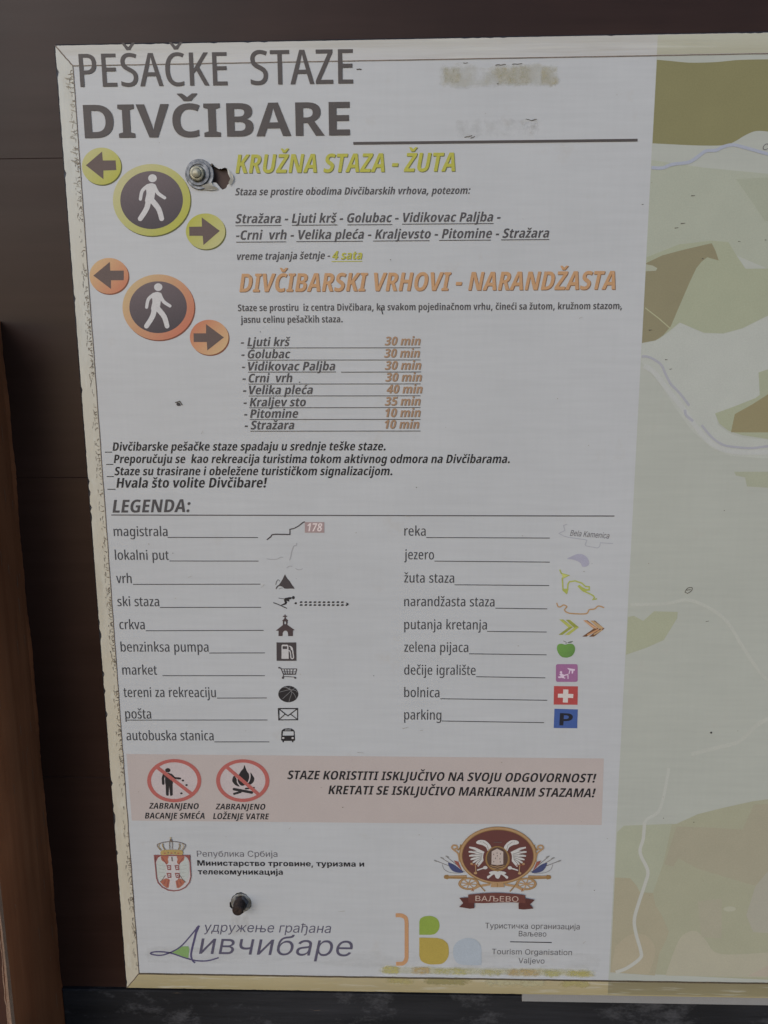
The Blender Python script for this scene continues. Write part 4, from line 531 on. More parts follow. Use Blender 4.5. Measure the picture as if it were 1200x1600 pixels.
def sliver(x, y, z, l, w, nx):
    b = len(V); k = rnd.uniform(.3, .7)
    if nx: V.extend([(x, y-w/2, z+l*k), (x, y+w/2, z+l*k*.6), (x, y+w*.2, z-l*(1-k)), (x, y-w*.4, z-l*(1-k)*.7)])
    F.append((b, b+1, b+2, b+3))
for i in range(60):
    z = rnd.uniform(z_lo, z_hi); sliver(pr+.0003, rnd.choice([rnd.uniform(W_DEP-.03, W_DEP-.008), rnd.uniform(y_front+.006, W_DEP-.01)]), z, rnd.uniform(.004, .02), rnd.uniform(.0004, .0009), 1)
mesh('paint_chips', V, F, m_chip, post)['kind'] = 'stuff'
V = []; F = []                                   # bare arris along the front edge
for i, (z, j, j2) in enumerate(prof):
    w = .0006+.0009*abs(math.sin(z*57)+rnd.uniform(-.4, .4))
    V += [(pr-.003+j2-w, y_front-.0003, z), (pr-.0002, y_front+.004+w*.3, z), (pr-.0012+j2*.4, y_front+.0015-.0005, z)]
for i in range(n):
    a = i*3; F += [(a, a+2, a+5, a+3), (a+2, a+1, a+4, a+5)]
mesh('worn_edge', V, F, m_chip, post)

# ---------------------------------------------------------------- the information board
board = thing('information_board', 'white hiking trail information board with legend, green map edge and cream frame', 'sign', (0, 0, ZC-.58))
TL, BL = (113, 103), (218, 1521)
xl_in = (P2(*TL)[0]+P2(*BL)[0])/2; zt_in = P2(*TL)[1]; zb_in = P2(*BL)[1]
xl_out = (P2(84, 76)[0]+P2(200, 1539)[0])/2; zt_out = P2(600, 62)[1]; zb_out = P2(700, 1551)[1]
xr_out = .56; xr_in = xr_out-(xl_in-xl_out)
# print sheet colour
def panel_mat(name, rgb, yel=None):
    m, t, b = mat(name)
    pos = node(t, 'ShaderNodeNewGeometry').outputs['Position']
    c = alb(rgb)
    n1 = mrange(t, noise(t, 9, pos, 3), .3, .7, .965, 1.02); n2 = mrange(t, noise(t, 220, pos, 5, stretch=(.08, 1, 1)), .3, .7, .955, 1.02)
    n3 = mrange(t, noise(t, 240, pos, 4, stretch=(1, 1, .1)), .3, .7, .985, 1.01)
    for f in (n1, n2, n3):
        cc = node(t, 'ShaderNodeCombineColor')
        for i in range(3): t.links.new(f, cc.inputs[i])
        c = mix(t, 1.0, c, cc.outputs[0], 'MULTIPLY')
    c = mix(t, mrange(t, noise(t, 28, pos, 6, .7), .60, .74, 0, .35), c, alb((150, 144, 136)))     # grime film
    c = mix(t, mrange(t, noise(t, 700, pos, 3, .5), .765, .80, 0, .55), c, alb((112, 105, 98)))    # specks
    if yel: c = mix(t, mrange(t, noise(t, 60, pos, 5, .7, stretch=(1, 1, .3)), .42, .62, 0, .6), c, alb(yel))
    t.links.new(c, b.inputs['Base Color']); b.inputs['Roughness'].default_value = .42; b.inputs['Specular IOR Level'].default_value = .35
    bump(t, b, noise(t, 500, pos, 4, stretch=(.06, 1, 1)), .12, .0004)
    return m
m_sheet = panel_mat('printed_white_sheet', (161, 161, 161))
m_core = ink('board_core', (60, 50, 45))
h1 = cr([(327, 262), (331, 256), (338, 262), (345, 264), (350, 262), (354, 263), (356, 271), (361, 277), (358, 284), (354, 292), (349, 296), (345, 294), (339, 286), (331, 284), (322, 279)], 3, True)
h1 = [(u+rnd.uniform(-.7, .7), v+rnd.uniform(-.7, .7)) for u, v in h1]
h2 = [(375.5+(16.5+1.6*math.sin(5*t)+rnd.uniform(-.8, .8))*math.cos(t), 1411+(16+1.2*math.cos(4*t)+rnd.uniform(-.8, .8))*math.sin(t)) for t in (2*math.pi*i/36 for i in range(36))]
h3 = [(279+(3.3+rnd.uniform(-1.2, 1.2))*math.cos(t), 632+(3.0+rnd.uniform(-1.2, 1.2))*math.sin(t)) for t in (2*math.pi*i/12 for i in range(12))]
holes = [[P2(*p) for p in h] for h in (h1, h2)]
outer = [(xl_out+.0008, zb_out+.0008), (xr_out-.0008, zb_out+.0008), (xr_out-.0008, zt_out-.0008), (xl_out+.0008, zt_out-.0008)]
sh = Sheet(0, 0); sh.raw([outer]+holes, m_sheet)
mats = [m_sheet, m_core]
for h in holes:                                   # walls of the torn holes
    b = len(sh.V); n_ = len(h)
    sh.V += [(x, 0, z) for x, z in h]+[(x, .004, z) for x, z in h]
    for i in range(n_): sh.F.append((b+i, b+(i+1) % n_, b+n_+(i+1) % n_, b+n_+i)); sh.I.append(1)
sh.mats = mats
sh.build('print_panel', board)
V, F = box_grid(xl_out+.004, xr_out-.004, .0042, .012, zb_out+.004, zt_out-.004, .0005)
m_back = ink('backing_board', (60, 44, 40))
mesh('backing_board', V, F, m_back, board)
# frame rails: grey metal with the cream film that wraps round from the sheet
m_metal, t, b = mat('grey_aluminium'); b.inputs['Metallic'].default_value = .8
t.links.new(mix(t, mrange(t, noise(t, 60, detail=6), .35, .65, 0, 1), (.05, .05, .058, 1), (.10, .10, .115, 1)), b.inputs['Base Color']); b.inputs['Roughness'].default_value = .45
def film(name, c0, c1, ax, streak):
    m, t, b = mat(name)
    pos = node(t, 'ShaderNodeNewGeometry').outputs['Position']
    sep = node(t, 'ShaderNodeSeparateXYZ'); t.links.new(pos, sep.inputs[0])
    a0, a1 = ax
    f = mrange(t, sep.outputs[2], a0, a1, 0, 1)
    ad = node(t, 'ShaderNodeMath', operation='ADD'); t.links.new(f, ad.inputs[0]); t.links.new(mrange(t, noise(t, 14, pos, 4), .3, .7, -.3, .3), ad.inputs[1]); ad.use_clamp = True
    c = mix(t, ad.outputs[0], alb(c0), alb(c1))
    c = mix(t, mrange(t, noise(t, 90, pos, 6, .7, stretch=streak), .5, .75, 0, .4), c, alb((130, 122, 106)))
    c = mix(t, mrange(t, noise(t, 160, pos, 5, .6, stretch=streak), .55, .7, 0, .5), c, alb((176, 174, 164)))
    t.links.new(c, b.inputs['Base Color']); b.inputs['Roughness'].default_value = .4; b.inputs['Specular IOR Level'].default_value = .35
    bump(t, b, noise(t, 260, pos, 4, stretch=streak), .3, .0006)
    return m
f_left = film('yellowed_film', (162, 161, 154), (163, 155, 138), (zt_in, zb_in+.3), (1, 1, .25))
f_top = film('pale_film', (164, 162, 160), (160, 157, 150), (zt_in, zt_out), (.05, 1, 1.5))
f_bot = film('cream_film', (150, 138, 108), (140, 128, 96), (zb_in, zb_out), (.12, 1, 1.5))
RY = -.00022
def rail_part(name, oa, ob, ia, ib, nrm, m_film, jag, seed):
    """oa-ob outer edge, ia-ib inner edge (x, z); nrm = outward direction in the board plane"""
    r = random.Random(seed); V = []; F = []; ix = []; n = 260
    for i in range(n+1):
        s = i/n; o = Vector(oa).lerp(Vector(ob), s); q = Vector(ia).lerp(Vector(ib), s); N = Vector(nrm)
        j = jag*(r.uniform(0, .35)+(r.uniform(.5, 1.6) if r.random() < .07 else 0))
        e = o-N*j
        rim = o+N*.0010; side = o+N*.0018
        V += [(q.x, -.00005, q.y), (q.x+N.x*.0004, RY, q.y+N.y*.0004), (e.x, RY-.00003, e.y), (rim.x, RY+.0012, rim.y), (side.x, RY+.003, side.y), (side.x, .016, side.y)]
    for i in range(n):
        for k in range(5):
            a = i*6+k; f = (a, a+1, a+7, a+6); p = [Vector(V[v]) for v in f]
            nn = (p[1]-p[0]).cross(p[2]-p[0]); F.append(f if (nn.y < 0 or (abs(nn.y) < 1e-12 and nn.x*nrm[0]+nn.z*nrm[1] > 0)) else f[::-1]); ix.append(0 if k < 2 else 1)
    return mesh(name, V, F, [m_film, m_metal], board, ix)
rail_part('frame_rail', (xl_out, zb_out), (xl_out, zt_out), (xl_in, zb_in), (xl_in, zt_in), (-1, 0), f_left, .0010, 3)['label'] = 'left frame rail, grimy and yellowed, with a ragged film edge'
rail_part('frame_rail', (xl_out, zt_out), (xr_out, zt_out), (xl_in, zt_in), (xr_in, zt_in), (0, 1), f_top, .0003, 5)
rail_part('frame_rail', (xl_out, zb_out), (xr_out, zb_out), (xl_in, zb_in), (xr_in, zb_in), (0, -1), f_bot, .0002, 8)['label'] = 'bottom frame rail under brownish cream film'
rail_part('frame_rail', (xr_out, zb_out), (xr_out, zt_out), (xr_in, zb_in), (xr_in, zt_in), (1, 0), f_top, .0005, 9)
# white sheet edge that shows below the bottom rail
V, F = box_grid(at(816, 1560, .010).x, xr_out+.02, .010, .0135, at(1000, 1568, .010).z, zb_out+.003, .0004)
mesh('backing_sheet', V, F, ink('white_sheet_edge', (124, 122, 120)), board)

# ---- map side of the print
seen = lambda r, g, b: ink('map_ink_%d_%d_%d' % (r, g, b), (r, g, b), vary=.07)
mp = Sheet(-.00006, 8e-6)
XR = 1640
def clipx(pts): return pts
base = panel_mat('map_ground_print', (152, 153, 144))
edge = lambda v: 1027.5+(952.3-1027.5)*(v-62)/(1530-62)-.9*math.sin(math.pi*(v-62)/1468)
def band(u0, v0, v1): return [(edge(v), v) for v in [v0+(v1-v0)*i/10 for i in range(11)]]
zmap_t, zmap_b = zt_in, zb_in
xm = P2(edge(800), 800)[0]
mp.raw([[(xm, zmap_b), (xr_in, zmap_b), (xr_in, zmap_t), (xm, zmap_t)]], base)
olive, olive2, light, brown, pale = seen(116, 111, 77), seen(122, 115, 90), seen(142, 144, 122), seen(140, 128, 102), seen(158, 158, 148)
E = lambda v: (P2(edge(800), 800)[0], v)
def X(v): return edge(v)+.5
mp.poly([(X(250), 250), (1100, 262), (1500, 300), (1500, 400), (1200, 420), (1100, 378), (X(400), 402)], seen(147, 149, 134))
mp.poly([(1033, 393), (1060, 382), (1110, 376), (1138, 378), (1150, 398), (1165, 420), (1500, 415), (1500, 470), (1250, 480), (1200, 493), (1160, 513), (1130, 521), (1100, 520), (1062, 504), (1045, 518), (1028, 531), (X(500), 505), (X(400), 402)], light)
mp.poly(cr([(X(93), 93.5), (1045, 95), (1070, 97.5), (1090, 98), (1120, 97), (1150, 94), (1180, 93)], 4)+[(1500, 90), (1500, 300), (1250, 225)]+cr([(1212, 208), (1195, 205), (1180, 205), (1165, 211), (1150, 220), (1136, 226), (1115, 227.5), (1080, 227), (X(224), 224)], 4), olive)
mp.poly([(X(411), 411), (1035, 399), (1065, 391), (1112, 380), (1118, 392), (1123, 407), (1105, 402), (1096, 409), (1088, 419), (1078, 440), (1062, 477), (1048, 510), (1036, 524), (1024, 532), (1005, 535.5), (X(536), 536)], olive2)
mp.poly([(X(413), 413), (1020, 415), (1027, 419), (1025, 423), (X(424), 424)], seen(146, 146, 128))
mp.stroke([(1008, 481), (1030, 498), (1047, 513)], 1.6, seen(150, 148, 118))
mp.poly([(X(537), 537), (1024, 533), (1046, 519), (1063, 505), (1100, 521.5), (1130, 522), (1160, 514), (1200, 494), (1500, 470), (1500, 600), (1180, 632), (1118, 648), (1122, 664), (1140, 677), (1160, 684), (1210, 688), (1500, 690), (1500, 715), (1190, 716), (1140, 712), (1112, 700), (1080, 672), (1050, 630), (1025, 590), (X(560), 566)], seen(157, 158, 150))
mp.poly([(1117, 646), (1150, 634), (1180, 622), (1187, 617), (1185, 582), (1200, 577), (1500, 540), (1500, 688), (1200, 686), (1160, 680), (1138, 673), (1124, 662)], light)
mp.poly([(1142, 675.5), (1148, 647), (1175, 632), (1200, 616), (1500, 520), (1500, 676)], seen(126, 117, 88))
mp.poly([(1147, 737), (1300, 737), (1500, 740), (1500, 790), (1240, 775), (1200, 762), (1167, 760), (1164, 746), (1150, 743)], seen(143, 144, 125))
mp.poly([(X(963), 964), (990, 962), (1005, 970), (1022, 955), (1059, 956), (1058, 966), (1037, 1000), (1010, 1012), (X(1023), 1023)], seen(145, 146, 124))
mp.poly([(1150, 280), (1185, 330), (1195, 345), (1500, 340), (1500, 260)], seen(142, 144, 127))
# valley at the bottom
mp.poly([(X(1310), 1312), (975, 1312), (1010, 1290), (1057, 1287), (1090, 1272), (1130, 1262), (1175, 1252), (1300, 1235), (1500, 1230), (1500, 1545), (X(1519), 1519)], seen(143, 141, 120))
mp.poly([(975, 1290), (1050, 1287), (1036, 1350), (1020, 1395), (995, 1392), (985, 1372), (966, 1371), (X(1372), 1372), (X(1300), 1300)], seen(145, 146, 127))
mp.poly([(1057, 1291), (1110, 1293), (1160, 1296), (1178, 1257), (1300, 1250), (1500, 1260), (1500, 1310), (1200, 1362), (1180, 1384), (1090, 1357), (1060, 1341), (1052, 1354), (1038, 1350)], seen(142, 136, 117))
mp.poly([(X(1371), 1371), (985, 1372), (995, 1384), (1000, 1395), (1020, 1395), (1024, 1414), (1034, 1430), (1045, 1455), (1040, 1470), (1030, 1490), (1025, 1515), (1023, 1524), (X(1519), 1519)], seen(144, 137, 116))
mp.poly(cr([(962, 1478), (985, 1460), (1010, 1462), (1024, 1484), (1016, 1515), (1012, 1522)], 6)+[(X(1519), 1519)], seen(149, 140, 119))
mp.poly([(1180, 1385), (1200, 1361), (1500, 1310), (1500, 1455), (1240, 1460), (1177, 1456), (1166, 1430)], seen(146, 142, 128))
mp.poly(cr([(1040, 1524), (1050, 1495), (1064, 1464), (1085, 1454), (1102, 1468), (1120, 1489), (1170, 1490), (1240, 1484)], 5)+[(1500, 1480), (1500, 1530), (1200, 1527)], seen(151, 146, 128))
mp.poly([(1090, 1408), (1128, 1404), (1127, 1466), (1096, 1464)], seen(145, 140, 122))
mp.poly([(1168, 1525), (1200, 1508), (1500, 1490), (1500, 1529)], seen(152, 142, 127))
mp.ell(1140, 1420, 10, 4, seen(152, 150, 132), 10)
fv = ink('map_road_pale', (159, 158, 150), vary=.05)
mp.stroke(cr([(1007, 1284), (1005, 1310), (1000, 1332), (1012, 1360), (1008, 1380), (998, 1410), (991, 1437), (994, 1460), (1001, 1485), (1000, 1497), (980, 1512), (962, 1519)], 5), 5.2, fv)
mp.stroke(cr([(1045, 1200), (1032, 1262), (1012, 1279), (1007, 1286)], 5), 4.5, seen(159, 159, 151))
faint = seen(158, 158, 149)
mp.stroke(cr([(985, 945), (1040, 943), (1080, 938), (1130, 965), (1160, 1010), (1180, 1040), (1205, 1065), (1300, 1110)], 5), 5, faint)
mp.stroke(cr([(1080, 1178), (1120, 1168), (1155, 1158), (1180, 1135), (1210, 1120), (1300, 1100)], 5), 6, faint)
riv1, riv2 = ink('river_blue', (143, 146, 156), vary=.06), ink('river_mauve', (144, 143, 148), vary=.06)
mp.stroke(cr([(X(262)+.2, 262), (1035, 262.5), (1050, 257), (1076, 253.5), (1090, 245), (1103, 236), (1118, 235), (1130, 229.5), (1145, 226.5), (1165, 231), (1190, 238), (1215, 244), (1300, 262), (1490, 275)], 5), 5.2, riv1)
halo = seen(160, 160, 155)
mp.stroke(cr([(1006, 572), (1020, 580), (1034, 597), (1050, 618), (1064, 634), (1078, 654), (1100, 682), (1120, 698), (1150, 706), (1210, 706), (1300, 703)], 5), 8, halo)
mp.stroke(cr([(X(557)+.5, 557), (1014, 558), (1032, 569), (1040, 585), (1048, 600), (1058, 610), (1068, 622), (1077, 634)], 5), 3.8, riv2)
mp.stroke(cr([(1070, 640), (1072, 649), (1083, 658)], 4), 4.2, riv2)
mp.stroke(cr([(1096, 664), (1112, 683), (1130, 695), (1150, 698.5), (1175, 700), (1210, 696), (1300, 690)], 5), 3.6, riv2)
mp.build('map_print', board)
xs = Sheet(-.0003)
m_label = I('cyr')
lettering(xs, 'C', 'C', 1191, 234, 1200.5, 235, 10, .25, m_label)
xs.build('map_lettering', board)
# print carried over the rails
ov = Sheet(RY-.00008, 4e-6)
z_a, z_b = zt_in+.0006, zt_out-.0004
ov.raw([[(xm, z_a), (xr_in, z_a), (xr_in, z_b), (xm, z_b)]], film('map_film', (150, 147, 128), (158, 156, 140), (zt_in, zt_out), (.05, 1, 1.5)))
ov.build('map_overlap', board, 'pale green strip of map film over the top rail')
ov = Sheet(RY-.00008, 4e-6)
z_a, z_b = zb_in-.0006, zb_out+.0012
ov.raw([[(xm, z_b), (xm+.20, z_b), (xm+.20, z_a), (xm, z_a)]], film('map_film_dark', (112, 104, 80), (120, 112, 86), (zb_in, zb_out), (.12, 1, 1.5)))
ov.build('map_overlap', board, 'olive strip of map film over the bottom rail')

# ---- grime and drawn groove shade along the inner edges of the frame
g = Sheet(RY-.00014, 1e-6)
m_gr = [ink('grime_brown', (112, 98, 82), vary=.5), ink('grime_dark', (94, 82, 70), vary=.5), ink('grime_pale', (134, 124, 108), vary=.4)]
el = lambda v: TL[0]+(BL[0]-TL[0])*(v-TL[1])/(BL[1]-TL[1])-1.5*math.sin(math.pi*(v-TL[1])/1418)
v = 110
while v < 1516:
    u = el(v); k = max(0, 1-(v-110)/1700)
    if rnd.random() < .55+.45*math.sin(v*.021)*math.sin(v*.0077+1):
        L = rnd.uniform(2, 8)*(.5+.5*k); m = rnd.choice(m_gr)
        g.stroke(cr([(u-.4, v), (u-L*.4, v+rnd.uniform(-2, 2)), (u-L, v+rnd.uniform(-4, 4))], 3), rnd.uniform(.8, 2.2), m, w1=.4)
    if rnd.random() < .5:
        uu = u-rnd.uniform(2, 8); g.stroke([(uu, v), (uu+rnd.uniform(-1, 1.5), v+rnd.uniform(2, 7))], rnd.uniform(.4, 1.2), rnd.choice(m_gr), w1=.3)
    v += rnd.uniform(2.0, 5)
for i in range(26):
    v = rnd.uniform(115, 300); u = el(v)-rnd.uniform(3, 10)
    g.stroke(cr([(u-3, v), (u, v+rnd.uniform(-2, 2)), (u+4, v+rnd.uniform(0, 3))], 3), rnd.uniform(.5, .9), m_gr[2])
g.build('grime', board)['kind'] = 'stuff'
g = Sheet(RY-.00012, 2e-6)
m_line = ink('joint_groove_shade', (98, 84, 72), vary=.5)  # shade of the groove between rails and sheet, drawn as dark lines
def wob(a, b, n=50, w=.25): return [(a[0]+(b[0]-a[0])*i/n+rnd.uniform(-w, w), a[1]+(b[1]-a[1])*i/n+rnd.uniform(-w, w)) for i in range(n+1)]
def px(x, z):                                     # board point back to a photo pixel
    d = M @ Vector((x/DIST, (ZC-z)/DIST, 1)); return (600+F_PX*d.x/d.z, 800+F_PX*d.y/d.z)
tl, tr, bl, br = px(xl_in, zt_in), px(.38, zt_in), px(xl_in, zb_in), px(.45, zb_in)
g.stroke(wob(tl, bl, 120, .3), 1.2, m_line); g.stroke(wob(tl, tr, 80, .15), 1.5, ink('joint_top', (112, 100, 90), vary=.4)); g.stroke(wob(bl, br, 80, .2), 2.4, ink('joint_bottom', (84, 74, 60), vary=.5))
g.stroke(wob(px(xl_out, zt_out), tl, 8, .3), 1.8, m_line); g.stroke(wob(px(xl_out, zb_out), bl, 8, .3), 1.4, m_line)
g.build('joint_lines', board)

# ---- tape marks, scuffs and insect specks on the sheet
def stain_mat(name, rgb, lo, hi, amount, box, scale=60, st=None):
    """residue that thins out towards the edges of its patch; box in photo pixels"""
    m, t, b = mat(name); pos = node(t, 'ShaderNodeNewGeometry').outputs['Position']
    (x0, z1), (x1, z0) = P2(box[0], box[1]), P2(box[2], box[3])
    sep = node(t, 'ShaderNodeSeparateXYZ'); t.links.new(pos, sep.inputs[0])
    f = noise(t, scale, pos, 7, .7, stretch=st)
    for k, a, c in ((0, x0, x1), (2, z0, z1)):
        d = node(t, 'ShaderNodeMath', operation='SUBTRACT'); t.links.new(sep.outputs[k], d.inputs[0]); d.inputs[1].default_value = (a+c)/2
        e = node(t, 'ShaderNodeMath', operation='ABSOLUTE'); t.links.new(d.outputs[0], e.inputs[0])
        h = (c-a)/2; s = min(h*.5, .009)
        g = node(t, 'ShaderNodeMath', operation='SUBTRACT'); t.links.new(f, g.inputs[0]); t.links.new(mrange(t, e.outputs[0], h-s, h, 0, .34), g.inputs[1]); f = g.outputs[0]
    f = mrange(t, f, lo, hi, 0, amount)
    b.inputs['Base Color'].default_value = alb(rgb); b.inputs['Roughness'].default_value = .6
    t.links.new(f, b.inputs['Alpha'])
    return m
st = Sheet(-.0001, 1e-5)
def patch(name, rgb, lo, hi, amount, box, scale=60, stv=None):
    u0, v0, u1, v1 = box
    st.poly([(u0, v0), (u1, v0), (u1, v1), (u0, v1)], stain_mat(name, rgb, lo, hi, amount, box, scale, stv))
patch('tape_film', (158, 154, 138), .30, .56, .35, (676, 97, 880, 140), 60)
for k, bx in enumerate([(686, 99, 726, 137), (760, 97, 842, 140), (838, 99, 878, 141)]): patch('tape_residue_%d' % k, (157, 150, 122), .36, .60, .42, bx, 160)
patch('faint_residue', (148, 144, 138), .42, .68, .2, (700, 180, 854, 221), 90)
patch('faint_residue_end', (140, 132, 124), .46, .70, .25, (804, 178, 852, 220), 140)
patch('rust_wash_lower', (146, 138, 126),   .35, .7, .18, (352, 1420, 398, 1470), 120, (1, 1, .3))
patch('dust_band', (148, 145, 138), .45, .8, .25, (215, 1470, 950, 1524), 40, (.3, 1, 1))
dk = ink('scuff_dark', (84, 78, 70), vary=.5)
for a, b_ in [((774, 102), (790, 101)), ((800, 100.5), (816, 99.5)), ((724, 98.6), (731, 98.8)), ((726, 215), (738, 212)), ((735, 216), (742, 213)), ((822, 186), (830, 188)), ((830, 189), (838, 186)), ((776, 131), (779, 131)), ((557, 108), (565, 108.6))]:
    st.stroke(wob(a, b_, 6, .5), rnd.uniform(.9, 1.7), dk)
for u, v, l in [(1083, 306, 6), (1067, 349.5, 7), (1057, 356.5, 6), (1155, 377, 4), (1196, 375, 3), (1016, 516, 5), (1041, 562, 4), (1048, 577, 4), (1111, 1144.5, 3), (1105, 971, 5), (1004, 319.5, 3), (1098, 404, 3)]:
    st.stroke([(u-l/2, v), (u+l/2, v+rnd.uniform(-.8, .8))], rnd.uniform(.8, 1.7), dk, w1=.6)
st.ell(1111, 1144.5, 1.7, 1.5, ink('insect_speck', (40, 36, 36)), 9)
st.stroke(cr([(1070, 925), (1074, 919), (1081, 918), (1080, 923), (1074, 927)], 4), 1.0, dk, closed=True)
st.stroke([(1072, 922), (1079, 921)], 1.0, dk)
st.poly(h3, ink('screw_hole_dark', (52, 48, 48))); st.stroke([(274, 629), (281, 627), (285, 633)], 1.6, dk)
st.stroke([(595, 480), (598, 491)], 1.5, ink('scratch_black', (40, 38, 40)))
for i in range(70):
    u, v = rnd.uniform(130, 1190), rnd.uniform(110, 1500); l = rnd.uniform(.5, 1.5)
    st.ell(u, v, l*.6, l*.5, rnd.choice([dk, m_gr[2], m_gr[2]]), 7)
for i in range(14):
    u, v = rnd.uniform(180, 1150), rnd.uniform(240, 1480); st.stroke([(u, v), (u+rnd.uniform(-12, 12), v+rnd.uniform(-6, 6))], .5, m_gr[2], w1=.2)
st.build('scuffs', board)['kind'] = 'stuff'
keep = st; st = Sheet(-.00016, 4e-6); patch('ornament_ground', (164, 158, 112), .2, .6, .4, (590, 1508, 934, 1527), 70, (.5, 1, 1))              # faded ornament of the print, cut off by the bottom rail
for k, bx in enumerate([(594, 1507, 628, 1524), (640, 1509, 676, 1524), (672, 1511, 740, 1525), (742, 1513, 790, 1526), (786, 1512, 850, 1527), (846, 1514, 880, 1528), (880, 1515, 932, 1528)]):
    patch('faded_ornament_%d' % k, [(166, 156, 88), (166, 142, 98), (162, 156, 100)][k % 3], .22, .56, .55, bx, 200, (.7, 1, 1))
st.build('ornament_strip', board)
st = Sheet(RY-.0001, 4e-6)
for k, bx in enumerate([(600, 1524, 650, 1540), (655, 1525, 742, 1541), (752, 1527, 860, 1543), (868, 1529, 930, 1544)]):
    patch('ornament_on_rail_%d' % k, [(158, 148, 100), (136, 128, 86), (166, 160, 130)][k % 3], .28, .5, .6, bx, 170, (.7, 1, 1))
st.build('ornament_strip', board)

# ---- lettering
blocks = {}; legend_rows = []
SHADOW = {'yellow': ink('heading_shade_olive', (92, 92, 50)), 'orange': ink('heading_shade_brown', (112, 80, 56)), 'tan': ink('heading_shade_tan', (104, 86, 72))}
for (s_, stl, x0, y0, x1, y1, cap, shr, ck, blk) in TEXTS:
    if blk == 'legend_label': blk = ('legend', s_); legend_rows.append(blk)
    if blk not in blocks: blocks[blk] = Sheet(-.00042 if blk == 'title' else -.00022, 8e-6)
    B_ = blocks[blk]
    if ck in SHADOW: lettering(B_, s_, stl, x0, y0, x1, y1, cap, shr, SHADOW[ck], 1.0 if cap > 20 else .6, 1.0 if cap > 20 else .5)
    mk = I(ck, wear=.25) if ck in ('yellow', 'orange') else I(ck)
    if blk == 'title': mk = I('title', wear=0)
    lettering(B_, s_, stl, x0, y0, x1, y1, cap, shr, mk)
ru = I('grey')
T = blocks['title']; T.stroke([(552, 224), (996, 219)], 4.0, I('title'))
R_ = blocks['yellow_route']
for a, b_, y in [(368, 440, 352.8), (456, 527, 352), (543, 613, 351.4), (628, 771, 350.3)]: R_.stroke([(a, y), (b_, y-(b_-a)*.007)], 1.2, ru)
for a, b_, y in [(369, 447, 378.4), (463, 567, 377.6), (583, 671, 376.6), (686, 767, 375.6), (783, 858, 374.8)]: R_.stroke([(a, y), (b_, y-(b_-a)*.007)], 1.2, ru)
blocks['duration'].stroke([(518, 408.6), (566, 408.2)], 1.2, I('yellow'))
W_ = blocks['walk_list']
for i, y in enumerate([543.6, 562.6, 581.4, 600, 618.6, 637, 655.4, 673.6]):
    x0 = 386+i*.72
    for a, b_ in ([(x0, 525), (533, 658)] if i == 2 else [(x0, 657)]): W_.stroke([(a, y), (b_, y-.3)], 1.1, ru)
W_.ell(468, 597, 1, 1, ru, 8)
A_ = blocks['advice']
for a, b_, y in [(164, 175, 706.4), (166, 177, 725.6), (167, 178, 744.6), (168, 180.5, 764.4)]: A_.stroke([(a, y), (b_, y)], 1.2, I('black'))
L_ = blocks['legend_heading']; L_.stroke([(174, 804.6), (960, 806.2)], 1.6, ru)
for row, (a, b_, y, y2) in zip(legend_rows, [(262, 403, 839.6, 839.8), (265, 404, 876.4, 876.6), (208, 407, 913, 912.6), (250, 408, 949, 948.8), (228, 412, 985.4, 984.8), (327, 414, 1020.2, 1020), (254, 414, 1055.6, 1055.6), (339, 417, 1090.6, 1090.4), (196, 418, 1125, 1124.8), (335, 421, 1159, 1159),
                    (666, 859, 839.8, 840.6), (679, 859, 876.6, 878.2), (710, 858, 913.6, 914.8), (774, 855, 950.2, 951.2), (761, 854, 986.4, 987.4), (733, 854, 1021.4, 1023), (744, 852, 1057.2, 1059), (688, 855, 1091.6, 1094), (690, 850, 1126.4, 1129)]):
    blocks[row].stroke([(a, y), (b_, y2)], 1.25, I('label'))
blocks['tourism'].stroke([(797, 1471.3), (862, 1472.4)], 1.3, I('black'))
for k, b_ in blocks.items(): b_.build('legend_entry' if isinstance(k, tuple) else k+'_lettering', board)

# ---- trail badges
def badge(cx, cy, rx, ry, c0, c1, shade, dirn=1):
    s = Sheet(-.00014)
    s.ell(cx+1.6, cy+1.8, rx, ry, ink('badge_shade_%d' % shade[0], shade))
    A, B = P2(cx-rx*.7*dirn, cy-ry*.7), P2(cx+rx*.7*dirn, cy+ry*.7)
    s.ell(cx, cy, rx, ry, ink('badge_%d_%d' % (cx, cy), c0, to=c1, axis=(A, B), vary=.06)); return s
def arrow(f, pts): 
    s = Sheet(-.0002); s.poly([f(*p) for p in pts], ink('arrow_brown', (84, 70, 66))); return s
def walker(f, ox, oy, ks=1.0):
    s = Sheet(-.00022); w = ink('figure_white', (176, 172, 170)); h = lambda x, y: f(590+(x-590)*ks+ox, 470+(y-470)*ks+oy); q = ks/5
    hx = h(592, 293); s.ell(hx[0], hx[1], 6.7*ks, 6.2*ks, w)
    s.poly([h(*p) for p in cr([(540, 360), (556, 340), (582, 332), (606, 339), (618, 362), (612, 410), (602, 466), (584, 484), (552, 484), (534, 470), (545, 410)], 4, True)], w)
    s.stroke([h(*p) for p in cr([(556, 352), (512, 392), (498, 456)], 5)], 28*q, w, True, w1=25*q)
    s.stroke([h(*p) for p in cr([(604, 352), (634, 408), (687, 446)], 5)], 30*q, w, True, w1=25*q)
    s.stroke([h(*p) for p in cr([(562, 462), (546, 530), (497, 609)], 5)], 44*q, w, True, w1=38*q)
    s.stroke([h(*p) for p in cr([(584, 462), (640, 532), (664, 609)], 5)], 44*q, w, True, w1=38*q)
    return s
fa = lambda x, y: (120+x/5, 220+y/5); fb = lambda x, y: (130+x/5, 390+y/5)
LA = [(72, 192), (198, 84), (204, 154), (304, 153), (310, 229), (209, 233), (209, 301)]
RA = [(878, 672), (978, 670), (976, 598), (1118, 704), (990, 815), (984, 743), (880, 743)]
yl = ((162, 157, 108), (152, 149, 62)); org = ((174, 144, 106), (166, 104, 78))
